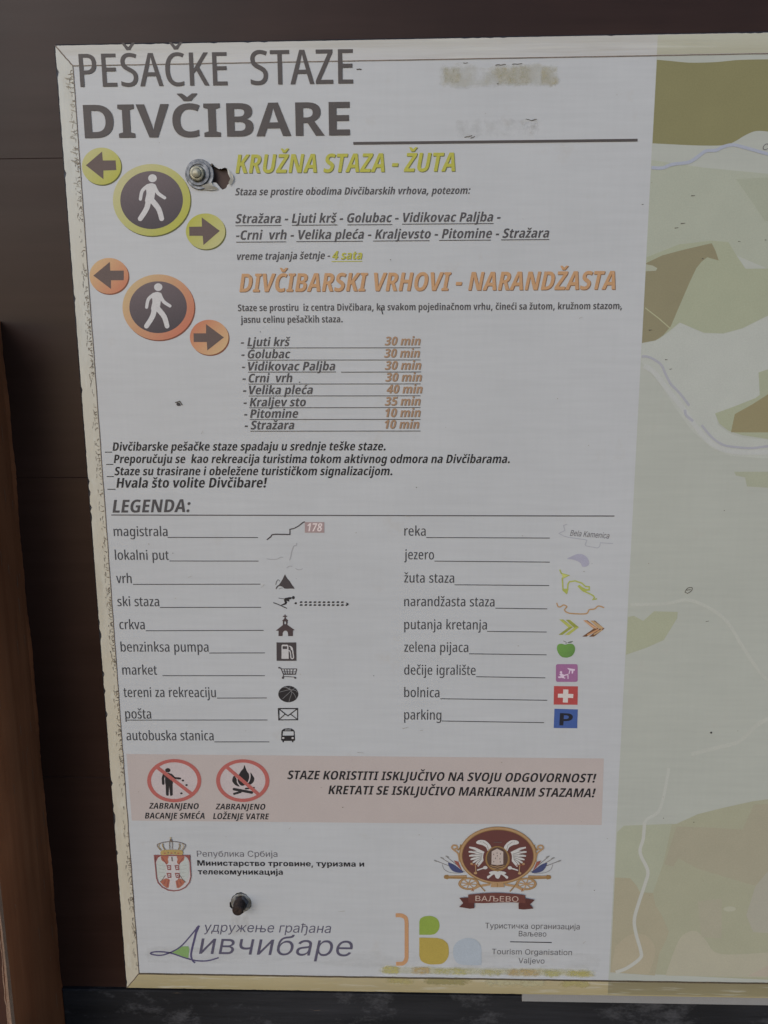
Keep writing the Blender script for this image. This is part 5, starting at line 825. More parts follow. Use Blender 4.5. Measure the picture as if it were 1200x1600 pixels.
o = badge(158.7, 259.6, 30.6, 29, *yl, (82, 82, 40)).build('arrow_badge', board, 'yellow arrow badge pointing left'); arrow(fa, LA).build('arrow', o)
o = badge(321.2, 361.5, 30.8, 28, yl[1], yl[0], (82, 82, 40)).build('arrow_badge', board, 'yellow arrow badge pointing right'); arrow(fa, RA).build('arrow', o)
o = badge(170.3, 431, 30.4, 28, *org, (110, 66, 46)).build('arrow_badge', board, 'orange arrow badge pointing left')
arrow(fb, [(80, 203), (209, 96), (212, 164), (318, 164), (318, 239), (218, 240), (218, 308)]).build('arrow', o)
o = badge(326.9, 527, 30.2, 27.4, org[1], org[0], (110, 66, 46)).build('arrow_badge', board, 'orange arrow badge pointing right')
arrow(fb, [(862, 654), (960, 654), (960, 582), (1100, 686), (970, 788), (966, 722), (864, 722)]).build('arrow', o)
def big(cx, cy, rx, ry, ix, iy, jx, jy, c0, c1, shade, lab):
    s = badge(cx, cy, rx, ry, c0, c1, shade)
    s.ell(jx, jy, ix, iy, ink('badge_disc_%d' % cx, (92, 80, 82), to=(60, 54, 58), axis=(P2(jx-ix*.3, jy-iy), P2(jx+ix*.3, jy+iy))))
    return s.build('walker_badge', board, lab)
o = big(237, 312.4, 60.6, 56.2, 49, 45.4, 237, 312.6, (163, 157, 116), (150, 148, 62), (78, 78, 40), 'yellow ringed badge with a white walker')
walker(fa, 0, 0).build('walking_figure', o)
o = big(247.6, 480, 56.2, 51.4, 45, 40.5, 247.2, 480, (168, 143, 106), (164, 98, 76), (104, 60, 44), 'orange ringed badge with a white walker')
walker(fb, -5, -6, .965).build('walking_figure', o)

# ---- legend pictograms
def sheet(): return Sheet(-.00025)
dg, bk, wh = ink('pictogram_grey', (62, 56, 57)), ink('pictogram_black', (40, 37, 38)), ink('pictogram_white', (168, 164, 162))
s = sheet(); f = lambda x, y: (400+x/6, 800+y/6)
s.stroke([f(*p) for p in [(102, 260), (138, 232), (150, 213), (185, 208), (318, 210)]], 1.9, dg); s.stroke([f(*p) for p in [(318, 214), (318, 162), (360, 152), (400, 130), (445, 94), (460, 93)]], 1.7, dg)
bx = ink('road_shield_pink', (142, 122, 120)); s.poly([f(*p) for p in [(458, 94), (640, 94), (640, 193), (458, 193)]], bx)
lettering(s, '178', 'B', 480.5, 830, 503.8, 830, 12.6, .2, ink('road_number_white', (190, 176, 172))); s.build('main_road_icon', board)
s = sheet(); fl = ink('local_road_line', (143, 141, 142))
for L in ([(100, 438), (150, 444), (200, 440), (230, 424), (255, 424)], [(380, 290), (378, 312), (355, 318), (335, 370), (325, 420), (315, 452)], [(288, 525), (310, 508), (340, 508)], [(370, 528), (395, 540), (420, 538), (438, 530)]): s.stroke([f(*p) for p in cr(L, 5)], 1.2, fl)
s.build('local_road_icon', board)
s = sheet()
s.poly([f(*p) for p in [(272, 584), (284, 606), (296, 625), (315, 645), (338, 682), (360, 712), (362, 720), (330, 717), (290, 719), (265, 716), (248, 700), (222, 692), (205, 700), (190, 724), (184, 716), (196, 694), (215, 682), (234, 655), (250, 628), (262, 600)]], dg)
s.stroke([f(*p) for p in cr([(185, 682), (192, 655), (205, 634), (224, 648)], 4)], .8, dg); s.stroke([f(*p) for p in [(215, 722), (235, 712), (250, 712)]], .6, dg); s.build('mountain_icon', board)
s = sheet()
s.ell(*f(350, 802), 2.3, 2.5, bk, 18); s.poly([f(*p) for p in [(334, 797), (310, 797), (272, 806), (262, 822), (270, 852), (236, 870), (240, 876), (282, 866), (292, 846), (286, 830), (306, 838), (316, 836), (308, 822), (332, 814)]], bk)
s.stroke([f(*p) for p in [(212, 806), (260, 813), (280, 812)]], .9, bk); s.stroke([f(*p) for p in [(162, 848), (215, 868), (262, 890), (290, 902)]], 1.3, bk); s.ell(*f(373, 854), 1.9, 1.7, bk, 12)
for i in range(10):
    for y in (843, 870): s.poly([f(*p) for p in [(416+i*42.8, y-7), (436+i*42.8, y-7+.5), (434+i*42.8, y+8), (410+i*42.8, y+8)]], bk)
s.poly([f(*p) for p in [(842, 846), (856, 850), (872, 860), (862, 870), (846, 880), (838, 872), (850, 862)]], bk); s.build('ski_icon', board)
f = lambda x, y: (400+x/7.5, 950+y/7.5); s = sheet(); ch = ink('church_brown', (66, 54, 54))
s.poly([f(*p) for p in [(334, 76), (346, 76), (349, 90), (366, 91), (366, 102), (349, 103), (350, 120), (380, 146), (372, 150), (368, 196), (392, 212), (455, 258), (434, 262), (432, 328), (378, 328), (374, 286), (362, 268), (345, 264), (328, 268), (314, 288), (310, 328), (264, 328), (264, 266), (232, 264), (316, 198), (314, 152), (306, 148), (334, 120), (335, 103), (316, 102), (316, 91), (333, 90)]], ch,
       ([f(*p) for p in [(332, 188), (332, 164), (341, 152), (352, 164), (352, 188)]],)); s.build('church_icon', board)
s = sheet(); s.poly([f(*p) for p in [(240, 402), (472, 402), (474, 618), (242, 618)]], dg)
s.poly([f(*p) for p in [(300, 440), (310, 428), (368, 428), (380, 440), (384, 594), (300, 594)]], wh, ([f(*p) for p in [(312, 446), (366, 446), (366, 480), (312, 480)]],))
s.stroke([f(*p) for p in cr([(382, 498), (398, 504), (406, 540), (410, 580), (424, 592), (440, 580), (434, 530), (428, 480), (416, 458), (392, 444)], 5)], 1.6, wh); s.poly([f(*p) for p in [(398, 450), (420, 462), (430, 500), (414, 492)]], wh); s.build('fuel_pump_icon', board)
s = sheet()
s.stroke([f(*p) for p in [(270, 696), (292, 704), (322, 776), (462, 776), (478, 712)]], 1.5, dg); s.stroke([f(*p) for p in [(300, 712), (480, 712)]], 1.2, dg); s.stroke([f(*p) for p in [(310, 742), (470, 742)]], .7, dg); s.stroke([f(*p) for p in [(316, 760), (466, 760)]], .7, dg)
for a, b_ in [(330, 345), (362, 370), (398, 396), (436, 424)]: s.stroke([f(a, 712), f(b_, 776)], 1.3, dg)
s.stroke([f(*p) for p in [(326, 776), (318, 800), (460, 808)]], 1.1, dg); s.ell(*f(272, 698), 1.6, 1.3, dg, 12); s.ell(*f(316, 816), 1.9, 1.6, dg, 12); s.ell(*f(460, 816), 1.7, 1.5, dg, 12); s.build('shopping_cart_icon', board)
f = lambda x, y: (400+x/7.5, 1050+y/7.5); s = sheet(); s.ell(*f(379, 257), 15.6, 12.9, bk)
gl = ink('ball_seam_grey', (112, 110, 110))
for L in ([(270, 236), (330, 220), (400, 206), (460, 214), (484, 236)], [(312, 312), (360, 268), (410, 222), (460, 186)], [(386, 350), (400, 300), (418, 250), (412, 220), (396, 196), (402, 166)], [(418, 228), (450, 260), (472, 310)], [(316, 176), (360, 184), (398, 206)], [(340, 168), (400, 200)]): s.stroke([f(*p) for p in cr(L, 5)], .7, gl)
s.build('basketball_icon', board)
s = sheet(); s.poly([f(*p) for p in [(256, 420), (494, 420), (494, 564), (262, 566)]], bk, ([f(*p) for p in [(274, 434), (482, 434), (482, 552), (276, 554)]],))
s.stroke([f(*p) for p in [(268, 430), (345, 492), (374, 512), (402, 492), (484, 430)]], 1.6, bk); s.stroke([f(*p) for p in [(270, 556), (342, 492)]], 1.4, bk); s.stroke([f(*p) for p in [(486, 556), (406, 492)]], 1.4, bk); s.build('envelope_icon', board)
s = sheet(); s.poly([f(*p) for p in [(298, 700), (304, 680), (330, 662), (375, 658), (420, 662), (446, 682), (454, 700), (458, 800), (440, 806), (436, 822), (424, 822), (420, 806), (330, 806), (326, 822), (312, 822), (308, 804), (294, 798)]], bk, ([f(*p) for p in [(316, 694), (440, 694), (444, 742), (312, 744)]], [f(*p) for p in [(336, 674), (410, 674), (408, 682), (338, 682)]]))
s.ell(*f(320, 772), 1.8, 1.4, wh, 14); s.ell(*f(430, 772), 1.8, 1.4, wh, 14); s.build('bus_icon', board)
# right column
f = lambda x, y: (840+x*.11667, 810+y*.11667); s = sheet(); fr = ink('river_line_grey', (144, 143, 149))
s.stroke([f(*p) for p in [(395, 75), (345, 95), (365, 160), (285, 200), (350, 235), (420, 255), (600, 278), (660, 290), (635, 350), (650, 368), (800, 395), (830, 375), (840, 325), (1010, 335)]], 1.0, fr)
lettering(s, 'Bela Kamenica', 'C', 890.5, 836.8, 951.5, 841.4, 8.8, .22, I('cyr')); s.build('river_icon', board)
s = sheet(); s.poly([f(*p) for p in cr([(395, 540), (450, 510), (540, 475), (620, 490), (670, 535), (690, 600), (660, 640), (600, 645), (575, 600), (530, 570), (460, 548)], 4, True)], ink('lake_mauve', (144, 141, 153))); s.build('lake_icon', board)
s = sheet(); yt = ink('yellow_trail', (147, 151, 76), vary=.15)
s.stroke([f(*p) for p in [(295, 685), (318, 738), (415, 762), (330, 800), (340, 960), (385, 1000), (400, 960), (405, 880), (425, 848), (500, 835), (590, 865), (640, 910), (690, 915), (690, 955), (620, 950), (560, 900), (545, 910), (600, 965), (700, 1010), (745, 1035), (760, 1060), (740, 1085), (795, 1075)]], 2.2, yt)
s.poly([f(*p) for p in [(345, 940), (405, 940), (400, 1005), (380, 1005)]], yt); s.poly([f(*p) for p in [(540, 890), (640, 940), (690, 960), (620, 985)]], yt); s.poly([f(*p) for p in [(320, 740), (410, 762), (340, 800)]], ink('yellow_trail_pale', (166, 166, 96))); s.build('yellow_trail_icon', board)
s = sheet(); s.stroke([f(*p) for p in cr([(255, 1130), (275, 1180), (310, 1180), (345, 1158), (390, 1180), (360, 1225), (400, 1260), (480, 1274), (650, 1274), (690, 1222), (760, 1212), (815, 1172), (890, 1195)], 5)], 2.0, ink('orange_trail', (156, 124, 88), vary=.15)); s.build('orange_trail_icon', board)
f = lambda x, y: (840+x/8, 950+y/8); s = sheet()
ya, yb, oa, ob, od = ink('chevron_yellow', (152, 153, 80)), ink('chevron_olive', (128, 130, 62)), ink('chevron_orange', (164, 122, 88)), ink('chevron_tan', (160, 132, 98)), ink('chevron_dark', (96, 66, 46))
def chev(x, y, w, h, m1, m2, th):
    s.poly([f(*p) for p in [(x, y), (x+th, y), (x+w, y+h), (x+th*.8, y+2*h), (x-th*.2, y+2*h), (x+w-th, y+h)]], m2)
    s.poly([f(*p) for p in [(x, y), (x+th*.7, y), (x+w-4, y+h-6), (x+w-th-6, y+h+4)]], m1)
chev(270, 142, 170, 96, ya, yb, 50); chev(350, 146, 165, 94, yb, ya, 54)
chev(568, 152, 190, 102, oa, od, 54); chev(655, 156, 180, 100, ob, od, 60)
s.stroke([f(690, 176), f(806, 262)], 1.6, ob); s.stroke([f(760, 266), f(620, 338)], 2.6, oa); s.stroke([f(806, 268), f(700, 330)], 2.4, ob); s.stroke([f(600, 170), f(735, 256)], 1.4, ink('chevron_glow', (176, 144, 114)))
s.build('chevron_icon', board)
s = sheet(); A, B = P2(*f(250, 450)), P2(*f(460, 620))
s.poly([f(*p) for p in cr([(262, 452), (300, 446), (345, 456), (390, 446), (440, 452), (466, 490), (462, 545), (430, 595), (380, 616), (340, 618), (300, 608), (262, 570), (242, 520), (244, 475)], 5, True)], ink('apple_green', (98, 134, 66), to=(82, 112, 62), axis=(A, B)))
s.stroke([f(*p) for p in cr([(350, 446), (358, 430), (320, 408)], 4)], .8, ink('apple_stalk', (90, 92, 84))); s.poly([f(*p) for p in cr([(372, 436), (396, 418), (440, 412), (420, 432)], 4, True)], ink('apple_leaf', (92, 98, 90))); s.build('apple_icon', board)
s = sheet()
def rr(x0, y0, x1, y1, r, n=5):
    L = []
    for cx, cy, a0 in ((x1-r, y0+r, -90), (x1-r, y1-r, 0), (x0+r, y1-r, 90), (x0+r, y0+r, 180)):
        L += [(cx+r*math.cos(math.radians(a0+90*i/n)), cy+r*math.sin(math.radians(a0+90*i/n))) for i in range(n+1)]
    return L
s.poly([f(*p) for p in rr(228, 700, 500, 922, 24)], ink('playground_magenta', (134, 90, 123))); pw = ink('playground_white', (186, 166, 180))
s.poly([f(*p) for p in [(368, 748), (468, 764), (462, 784), (448, 782), (440, 818), (426, 818), (424, 782), (408, 780), (398, 824), (386, 820), (396, 776), (384, 766)]], pw)
s.ell(*f(292, 802), 1.9, 1.9, pw, 12); s.poly([f(*p) for p in [(268, 824), (300, 816), (330, 834), (384, 820), (384, 834), (332, 848), (330, 866), (350, 872), (340, 882), (300, 870), (262, 876), (254, 856), (288, 850)]], pw)
s.stroke([f(378, 838), f(380, 884)], 1.5, pw); s.build('playground_icon', board)
s = sheet(); s.poly([f(*p) for p in [(204, 974), (504, 978), (498, 1208), (200, 1206)]], ink('hospital_red', (152, 66, 64))); s.poly([f(*p) for p in [(320, 1016), (384, 1018), (382, 1072), (446, 1074), (444, 1124), (380, 1122), (376, 1182), (314, 1178), (318, 1120), (252, 1118), (254, 1070), (318, 1070)]], ink('hospital_white', (182, 172, 166))); s.build('hospital_icon', board)
s = sheet(); s.poly([f(*p) for p in [(210, 1258), (502, 1266), (494, 1502), (200, 1498)]], ink('parking_blue', (60, 80, 130))); 
lettering(s, 'P', 'W' if ('W', 'P') in FONT else 'B', 873.8, 1133.2, 894.2, 1133.6, 19.2, 0, ink('parking_black', (34, 34, 42))); s.build('parking_icon', board)

# ---- prohibition panel
s = Sheet(-.00012); s.poly([(197.5, 1178), (943.5, 1185), (940, 1289), (206, 1282)], ink('warning_band_pink', (158, 147, 142), vary=.05)); s.build('warning_band', board)
f = lambda x, y: (200+x/5, 1170+y/5); red = ink('prohibition_red', (152, 84, 78)); cream = ink('prohibition_ground', (166, 154, 152))
def prohib(cx, cy, rx, ry, w): 
    s = Sheet(-.00025); s.ell(cx, cy, rx-1, ry-1, cream); return s
s = prohib(*f(362, 247), 42.2, 33.8, 6)
s.ell(*f(312, 166), 4.2, 3.4, bk, 20); s.poly([f(*p) for p in cr([(288, 194), (312, 186), (340, 196), (350, 215), (348, 280), (296, 280), (290, 210)], 4, True)], bk)
s.stroke([f(*p) for p in [(282, 200), (274, 230), (276, 270)]], 4.2, bk, True); s.stroke([f(*p) for p in [(338, 200), (364, 226), (408, 231)]], 3.2, bk, True)
s.poly([f(*p) for p in [(294, 264), (350, 264), (350, 358), (342, 366), (330, 364), (322, 290), (318, 364), (304, 366), (298, 356)]], bk)
for x, y in ((430, 246), (458, 282), (418, 346)): s.ell(*f(x, y), 2.0, 1.6, bk, 7)
s.stroke([f(228, 142), f(500, 352)], 5.4, red); s.ell(*f(362, 247), 42.2, 33.8, red, 64, hole=(36.2, 28.6)); s.build('no_litter_icon', board)
s = prohib(*f(897, 247), 41.6, 33.4, 6)
s.poly([f(*p) for p in cr([(910, 126), (928, 170), (946, 200), (944, 240), (924, 274), (890, 288), (862, 262), (858, 222), (880, 178), (902, 150)], 4, True)], bk)
s.poly([f(*p) for p in cr([(830, 210), (850, 236), (852, 262), (872, 292), (842, 284), (818, 258), (816, 232)], 4, True)], bk); s.poly([f(*p) for p in cr([(958, 184), (974, 206), (988, 232), (978, 262), (950, 282), (926, 282), (948, 254), (958, 220)], 4, True)], bk)
s.stroke([f(828, 314), f(968, 340)], 4.2, bk, True); s.stroke([f(830, 350), f(880, 336)], 3.4, bk, True); s.stroke([f(920, 310), f(985, 302)], 2.6, bk, True)
s.stroke([f(774, 142), f(1018, 352)], 5.4, red); s.ell(*f(897, 247), 41.6, 33.4, red, 64, hole=(35.4, 28.2)); s.build('no_fire_icon', board)

# ---- state coat of arms
f = lambda x, y: (220+x/10, 1295+y/10); fm = lambda x, y: f(1000-x, y)
s = sheet(); rd, gd, pl = ink('arms_red', (120, 72, 68)), ink('arms_gold', (150, 128, 82)), ink('arms_pale', (168, 162, 160)); rb, ol, gy = ink('arms_orange_red', (146, 90, 72)), ink('arms_outline', (98, 84, 74)), ink('arms_wing', (160, 162, 156))
out = [(215, 410), (765, 410), (768, 480), (778, 620), (785, 740), (762, 830), (700, 905), (610, 950), (520, 962), (430, 950), (340, 905), (275, 835), (250, 760), (235, 600)]
s.poly([f(*p) for p in out], pl)
for g_ in (f, fm):
    s.poly([g_(*p) for p in [(222, 414), (330, 414), (270, 450), (236, 520)]], rd)
    s.poly([g_(*p) for p in cr([(300, 440), (360, 520), (396, 600), (398, 690), (360, 760), (310, 800), (262, 760), (246, 640), (256, 520)], 4, True)], gy)
    for k in range(4): s.stroke([g_(262+k*14, 560+k*60), g_(390-k*6, 580+k*52)], .5, ink('arms_feather', (138, 138, 132)))
    s.poly([g_(*p) for p in cr([(322, 424), (380, 418), (436, 428), (424, 470), (432, 520), (402, 556), (372, 520), (330, 490), (316, 450)], 4, True)], rb)
    s.stroke([g_(*p) for p in [(330, 440), (372, 500), (402, 548)]], 1.6, rd)
    s.poly([g_(*p) for p in [(330, 800), (390, 770), (460, 780), (446, 860), (436, 915), (404, 922), (350, 880), (306, 826)]], rb)
    s.stroke([g_(*p) for p in [(390, 800), (360, 860)]], 1.2, rd); s.stroke([g_(*p) for p in [(440, 790), (410, 900)]], 1.3, rd); s.stroke([g_(*p) for p in [(386, 722), (340, 790), (300, 830)]], 1.0, ol)
s.poly([f(*p) for p in [(400, 560), (610, 560), (614, 690), (580, 790), (505, 830), (440, 780), (400, 690)]], pl)
for x, y in ((402, 562), (528, 562), (404, 682), (534, 682)):
    s.poly([f(x, y), f(x+74, y), f(x+78, y+78), f(x+20, y+78)], rd); s.poly([f(x+22, y+18), f(x+58, y+18), f(x+58, y+58), f(x+28, y+58)], pl); s.ell(*f(x+41, y+38), 1.1, 1.1, rd, 8)
s.stroke([f(*p) for p in [(486, 430), (494, 500)]], 1.4, ol)
s.stroke([f(*p) for p in cr(out[:1]+out[1:], 1)], 1.7, rd, closed=True)
s.poly([f(*p) for p in cr([(322, 335), (400, 322), (490, 318), (580, 322), (652, 335), (648, 402), (490, 392), (328, 404)], 3, True)], gd)
for x in (380, 484, 590): s.ell(*f(x, 374), 1.6, 1.2, rb, 10)
for x in (432, 540): s.ell(*f(x, 366), 1.2, 1.0, ol, 8)
for L in ([(318, 330), (280, 290), (260, 240), (330, 210), (400, 198), (470, 192), (560, 196), (640, 214), (700, 244), (686, 290), (654, 332)], [(350, 225), (352, 270), (382, 318)], [(600, 225), (606, 270), (586, 318)], [(455, 310), (452, 230), (462, 172), (484, 168), (494, 230), (492, 310)]): s.stroke([f(*p) for p in cr(L, 4)], 1.0, ol)
for L in ([(340, 222), (345, 270), (370, 318)], [(610, 222), (618, 270), (600, 318)], [(300, 222), (282, 270), (318, 318)], [(650, 222), (672, 270), (640, 318)]): s.stroke([f(*p) for p in cr(L, 4)], .8, gd)
s.ell(*f(472, 170), 2.0, 1.8, ol, 12); s.stroke([f(470, 152), f(469, 122)], .9, gd); s.stroke([f(455, 134), f(484, 134)], .9, gd); s.build('state_arms', board)

# ---- town crest with eagle, cannons and ribbon
f = lambda x, y: (660+x/5, 1280+y/5); fm = lambda x, y: f(1172-x, y)
s = sheet(); gold, gold2, mar, blu = ink('crest_gold', (148, 118, 86)), ink('crest_gold_dark', (126, 98, 62)), ink('crest_maroon', (88, 54, 50)), ink('crest_blue', (62, 66, 96))
ew, edk, rbn = ink('eagle_white', (170, 166, 162)), ink('eagle_line', (92, 82, 78)), ink('ribbon_maroon', (92, 56, 50))
for g_ in (f, fm):
    for k, (a, b_) in enumerate([((330, 410), (90, 318)), ((310, 400), (140, 296)), ((300, 380), (180, 285))]):
        s.stroke([g_(*a), g_(*b_)], .8, edk); s.ell(*g_(b_[0]+14, b_[1]+6), 3.2, 1.2, ink('spear_grey', (118, 116, 112)), 8, a=(.4 if g_ is f else -.4))
    s.poly([g_(*p) for p in cr([(200, 340), (240, 350), (290, 385), (320, 415), (260, 412), (222, 390)], 3, True)], blu); s.poly([g_(*p) for p in [(245, 320), (280, 330), (310, 400), (270, 360)]], ink('flag_red', (128, 76, 66)))
    s.stroke([g_(*p) for p in cr([(155, 350), (170, 390), (220, 415), (300, 420)], 4)], .5, edk)
    s.poly([g_(*p) for p in [(175, 434), (200, 432), (205, 438), (345, 436), (350, 466), (205, 462), (196, 468), (172, 462), (166, 448)]], gold2); s.stroke([g_(205, 446), g_(345, 446)], 1.6, gold)
    wx, wy = g_(362, 502); s.ell(wx, wy, 16.4, 9.8, gold2, 32, hole=(12.4, 7.0)); s.ell(wx, wy, 15.2, 8.9, gold, 32, hole=(13.4, 7.7)); s.ell(wx, wy, 3.2, 2.2, gold2, 14)
    for k in range(8):
        a = math.pi*k/4+.2; s.stroke([(wx, wy), (wx+13.6*math.cos(a), wy+8*math.sin(a))], 1.5, gold)
    s.stroke([g_(*p) for p in [(380, 552), (440, 520), (530, 505)]], 3.6, gold); s.stroke([g_(*p) for p in [(440, 500), (470, 540), (490, 560)]], 1.8, gold2); s.stroke([g_(*p) for p in [(390, 540), (398, 560)]], 1.6, ink('crest_russet', (126, 74, 52)))
    s.stroke([g_(*p) for p in cr([(290, 330), (280, 270), (250, 240), (230, 222), (240, 202), (268, 206), (270, 226), (252, 228)], 5)], 2.6, gold); s.stroke([g_(*p) for p in cr([(275, 240), (295, 220), (300, 195)], 4)], 2.4, gold2)
s.ell(*f(588, 278), 60.4, 44.8, gold2, 72); s.ell(*f(588, 277), 59.2, 43.6, gold, 72); s.ell(*f(588, 280), 56.4, 41.2, gold2, 72); s.ell(*f(588, 282), 55.4, 40.4, mar, 72)
s.poly([f(*p) for p in [(538, 492), (632, 492), (640, 526), (532, 526)]], gold); s.stroke([f(585, 494), f(586, 526)], 1.6, gold2)
for g_ in (f, fm):
    for k in range(7):                            # wing feathers
        a = math.radians(152+k*15); x, y = 478-k*2, 262+k*8; L = 128-k*9
        s.stroke([g_(x, y), g_(x+L*.6*math.cos(a), y-L*.55*math.sin(a)-4), g_(x+L*math.cos(a), y-L*.8*math.sin(a))], 5.4, ew, w1=2.2)
    for k in range(6):
        a = math.radians(160+k*15); x, y = 470-k*2, 266+k*8; L = 100-k*8
        s.stroke([g_(x, y), g_(x+L*math.cos(a), y-L*.8*math.sin(a))], .7, edk)
    s.poly([g_(*p) for p in cr([(420, 172), (440, 158), (480, 158), (510, 176), (534, 206), (538, 240), (512, 244), (496, 214), (466, 196), (440, 190), (424, 184)], 4, True)], ew); s.stroke([g_(470, 170), g_(505, 195), g_(516, 236)], .6, edk); s.ell(*g_(456, 170), .7, .6, edk, 8)
    s.stroke([g_(*p) for p in cr([(524, 240), (500, 270), (496, 330), (530, 376)], 5)], 1.3, gold2)
    s.stroke([g_(*p) for p in [(426, 392), (470, 378), (505, 376)]], 2.0, ew); s.ell(*g_(490, 372), 3.6, 2.6, ew, 9); s.stroke([g_(412, 340), g_(418, 410)], 1.4, gold); s.ell(*g_(384, 342), 2.2, 1.8, gold, 9); s.ell(*g_(414, 414), 2.8, 2.0, gold, 9); s.stroke([g_(380, 350), g_(440, 352)], 1.1, ink('crest_russet', (126, 74, 52)))
    s.poly([g_(*p) for p in cr([(586, 402), (540, 400), (518, 412), (532, 424), (504, 440), (512, 458), (534, 440), (560, 424), (570, 446), (586, 456)], 3, True)], ew)
s.ell(*f(584, 300), 18.6, 19.6, gold2, 40); s.ell(*f(584, 298), 16.4, 17.4, ink('shield_shadow', (78, 60, 52)), 40)
s.poly([f(*p) for p in [(540, 244), (582, 222), (630, 246), (630, 344), (584, 350), (538, 344)]], ink('tower_pale', (164, 150, 142)))
for x, y in ((556, 266), (582, 256), (608, 262), (570, 296), (604, 300), (556, 322), (606, 324), (584, 276)): s.poly([f(x-3, y-5), f(x+3, y-5), f(x+3, y+6), f(x-3, y+6)], edk)
for y in (358, 372): s.stroke([f(*p) for p in cr([(530, y-6), (560, y+4), (584, y-2), (610, y+4), (640, y-6)], 4)], 1.0, gold)
s.stroke([f(555, 172), f(620, 172)], .8, edk)
s.poly([f(*p) for p in [(288, 606), (356, 602), (404, 640), (404, 686), (370, 690), (286, 676), (318, 646)]], ink('ribbon_tail', (78, 46, 42))); s.poly([f(*p) for p in [(876, 620), (806, 610), (748, 648), (750, 692), (790, 696), (866, 688), (838, 656)]], ink('ribbon_tail', (78, 46, 42)))
s.poly([f(*p) for p in cr([(356, 580), (470, 570), (580, 566), (700, 572), (800, 584)], 5)+cr([(804, 646), (700, 640), (580, 642), (470, 646), (358, 642)], 5)], rbn)
lettering(s, 'ВАЉЕВО', 'C', 742.6, 1405.8, 809.4, 1407, 8.2, 0, ink('ribbon_letters', (170, 150, 138))); s.build('town_crest', board)

# ---- association swash letter and tourism mark
f = lambda x, y: (220+x/3.5294, 1430+y/3.5294); s = sheet(); vi = ink('swash_violet', (74, 68, 94)); 
s.poly([f(*p) for p in [(196, 190), (226, 172), (262, 170), (268, 186), (262, 238), (225, 228), (170, 208)]], ink('hill_green', (112, 138, 86)))
s.stroke([f(*p) for p in cr([(318, 58), (280, 106), (220, 172), (160, 206), (110, 220), (66, 216), (54, 208), (80, 201), (130, 202), (180, 212), (250, 236), (310, 250), (370, 250), (430, 233)], 6)], 2.1, vi)
s.stroke([f(*p) for p in cr([(312, 66), (296, 130), (278, 210), (284, 246), (300, 262)], 6)], 3.6, vi, w1=2.2); s.stroke([f(322, 56), f(300, 110)], 2.6, vi); s.build('swash_emblem', board)
f = lambda x, y: (590+x*.3, 1410+y*.3); s = sheet()
s.stroke([f(*p) for p in [(94, 66), (118, 66)]+cr([(128, 68), (146, 80), (151, 106)], 5)+[(151, 286)]+cr([(146, 304), (130, 317), (96, 319)], 5)], 6.2, ink('bracket_orange', (164, 124, 90)))
s.poly([f(*p) for p in [(217, 168), (217, 100)]+cr([(222, 84), (244, 72), (280, 70), (310, 84), (322, 112), (318, 140), (300, 162), (276, 168)], 4)], ink('petal_green', (120, 137, 62)))
s.poly([f(*p) for p in [(217, 182), (310, 184)]+cr([(340, 192), (364, 214), (371, 250), (366, 286), (340, 316), (300, 322), (262, 320), (228, 304), (217, 276)], 4)], ink('petal_yellow', (150, 131, 66)))
s.poly([f(*p) for p in [(541, 326)]+cr([(450, 326), (412, 312), (393, 270), (398, 226), (424, 198), (468, 184), (510, 194), (536, 222), (541, 250)], 4)], ink('petal_blue', (147, 153, 159))); s.build('tourism_mark', board)

# ---------------------------------------------------------------- the two bolts
m_zinc, t, b = mat('dull_zinc'); b.inputs['Metallic'].default_value = .9
t.links.new(mix(t, mrange(t, noise(t, 300, detail=6), .35, .65, 0, 1), (.16, .17, .19, 1), (.34, .35, .37, 1)), b.inputs['Base Color']); t.links.new(mrange(t, noise(t, 200), .3, .7, .5, .75), b.inputs['Roughness'])
m_brass, t, b = mat('yellowed_zinc'); b.inputs['Metallic'].default_value = .7; b.inputs['Roughness'].default_value = .5
t.links.new(mix(t, mrange(t, noise(t, 500, detail=5), .35, .65, 0, 1), (.20, .19, .14, 1), (.42, .40, .32, 1)), b.inputs['Base Color'])
m_dull, t, b = mat('dull_steel'); b.inputs['Metallic'].default_value = .6; b.inputs['Roughness'].default_value = .65; b.inputs['Base Color'].default_value = (.10, .10, .11, 1)
m_washer, t, b = mat('pale_washer_zinc'); b.inputs['Metallic'].default_value = .5; b.inputs['Roughness'].default_value = .6
t.links.new(mix(t, mrange(t, noise(t, 260, detail=6), .38, .62, 0, 1), (.22, .20, .16, 1), (.42, .42, .41, 1)), b.inputs['Base Color'])
m_rust, t, b = mat('rusty_thread'); b.inputs['Metallic'].default_value = .3; b.inputs['Roughness'].default_value = .7
t.links.new(mix(t, mrange(t, noise(t, 350, detail=6), .35, .65, 0, 1), (.018, .012, .010, 1), (.06, .036, .026, 1)), b.inputs['Base Color']); bump(t, b, noise(t, 600), .6, .0004)
def lathe(name, c, prof, m, parent, n=40, sides=None, rotz=0, smooth=True, wob_=0):
    """prof: (radius, y) from back to front, turned round the board normal at c = (x, z)"""
    V = []; F = []; n = sides or n
    for r, y in prof:
        for i in range(n):
            a = 2*math.pi*i/n+rotz; k = r*(1+wob_*math.sin(3*a)); V.append((c[0]+k*math.cos(a), y, c[1]+k*math.sin(a)))
    for j in range(len(prof)-1):
        for i in range(n):
            F.append((j*n+i, j*n+(i+1) % n, (j+1)*n+(i+1) % n, (j+1)*n+i))
    F.append(tuple((len(prof)-1)*n+i for i in range(n)))
    o = mesh(name, V, F, m, parent)
    if smooth:
        o.data.polygons.foreach_set('use_smooth', [True]*(len(o.data.polygons)-1)+[False])
        o.data.set_sharp_from_angle(angle=math.radians(32))
    return o
mmp = (Vector(P2(313, 272))-Vector(P2(314, 272))).length
c = P2(312.5, 273)
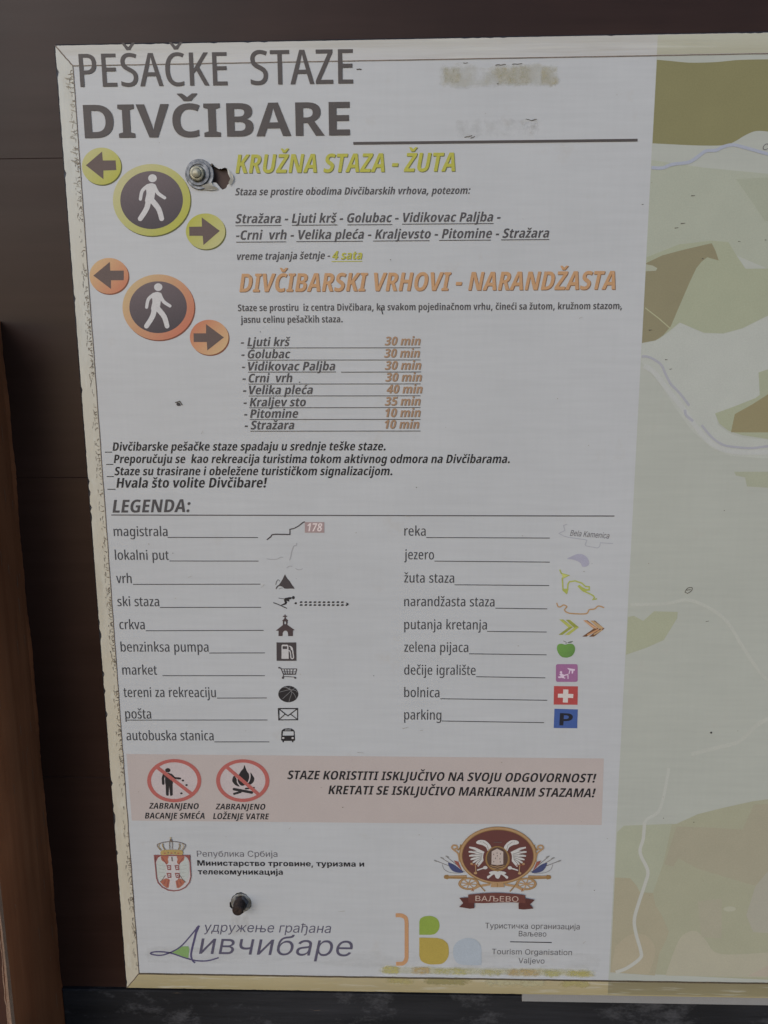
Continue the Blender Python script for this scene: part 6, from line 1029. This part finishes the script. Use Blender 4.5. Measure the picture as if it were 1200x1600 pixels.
bolt = thing('bolt', 'zinc bolt with wide washer beside the torn hole near the top', 'bolt', (c[0], 0, c[1]), 'bolts through the board')
R = 22.3*mmp
lathe('washer', c, [(R*.4, -.0003), (R, -.0003), (R*1.0, -.0016), (R*.97, -.002), (R*.62, -.002)], m_zinc, bolt)
lathe('washer', P2(311, 272.3), [(R*.80, -.0021), (R*.81, -.0030), (R*.78, -.0034), (R*.62, -.0034), (R*.60, -.0024), (R*.3, -.0024)], m_zinc, bolt)
c2 = P2(310, 272.8)
lathe('nut', c2, [(R*.53, -.0022), (R*.53, -.0042), (R*.49, -.0050), (R*.42, -.0054), (R*.36, -.0054)], m_brass, bolt, n=24, wob_=.02)
lathe('bolt_end', c2, [(R*.34, -.0050), (R*.34, -.0060), (R*.30, -.0068), (R*.18, -.0074), (R*.06, -.0076)], m_brass, bolt)
# torn flap of film below the washer
V = [at(u, v, d) for u, v, d in [(306, 294, -.0004), (318, 296, -.0012), (329, 297, -.0016), (341, 296, -.0012), (339, 293, -.0024), (333, 291, -.0028), (331, 285, -.003), (325, 287, -.0035), (318, 289, -.003), (308, 290, -.001)]]
fl_ = mesh('torn_flap', V, [tuple(range(len(V)))], ink('torn_film', (158, 155, 146)), board)
V = [at(u, v, d) for u, v, d in [(355, 262, -.0003), (359, 268, -.0018), (364, 274, -.0022), (365, 282, -.0016), (360, 290, -.0012), (357, 285, -.0022), (360, 279, -.0026), (357, 273, -.0022)]]
mesh('torn_flap', V, [tuple(range(len(V)))], ink('torn_film', (158, 155, 146)), board)
V = [at(u, v, d) for u, v, d in [(326, 259, -.0003), (331, 255, -.0030), (333, 256, -.0030), (329, 262, -.0003)]]
mesh('torn_flap', V, [tuple(range(len(V)))], ink('torn_film_dark', (96, 90, 84)), board)
c = P2(377.5, 1402)
bolt2 = thing('bolt', 'rusty threaded bolt end sticking out of a round hole below the ministry text', 'bolt', (c[0], 0, c[1]), 'bolts through the board')
mm2 = (Vector(P2(377, 1410))-Vector(P2(378, 1410))).length
cw = P2(377, 1410.5)
lathe('washer', cw, [(15.8*mm2, .0030), (15.8*mm2, -.0004), (15.0*mm2, -.0009), (9*mm2, -.0009)], m_washer, bolt2)
lathe('nut', P2(377, 1408.5), [(11.8*mm2, -.0008), (11.8*mm2, -.0040), (10.8*mm2, -.005), (6*mm2, -.005)], m_dull, bolt2, sides=6, rotz=.1, smooth=False)
pr_ = [(8.2*mm2, .0)]
for i in range(28): pr_.append(((8.5 if i % 2 else 7.8)*mm2, -.003-i*.00042))
pr_ += [(7.9*mm2, -.0151), (6.8*mm2, -.0158)]
lathe('threaded_end', P2(376.5, 1406), pr_, m_rust, bolt2)
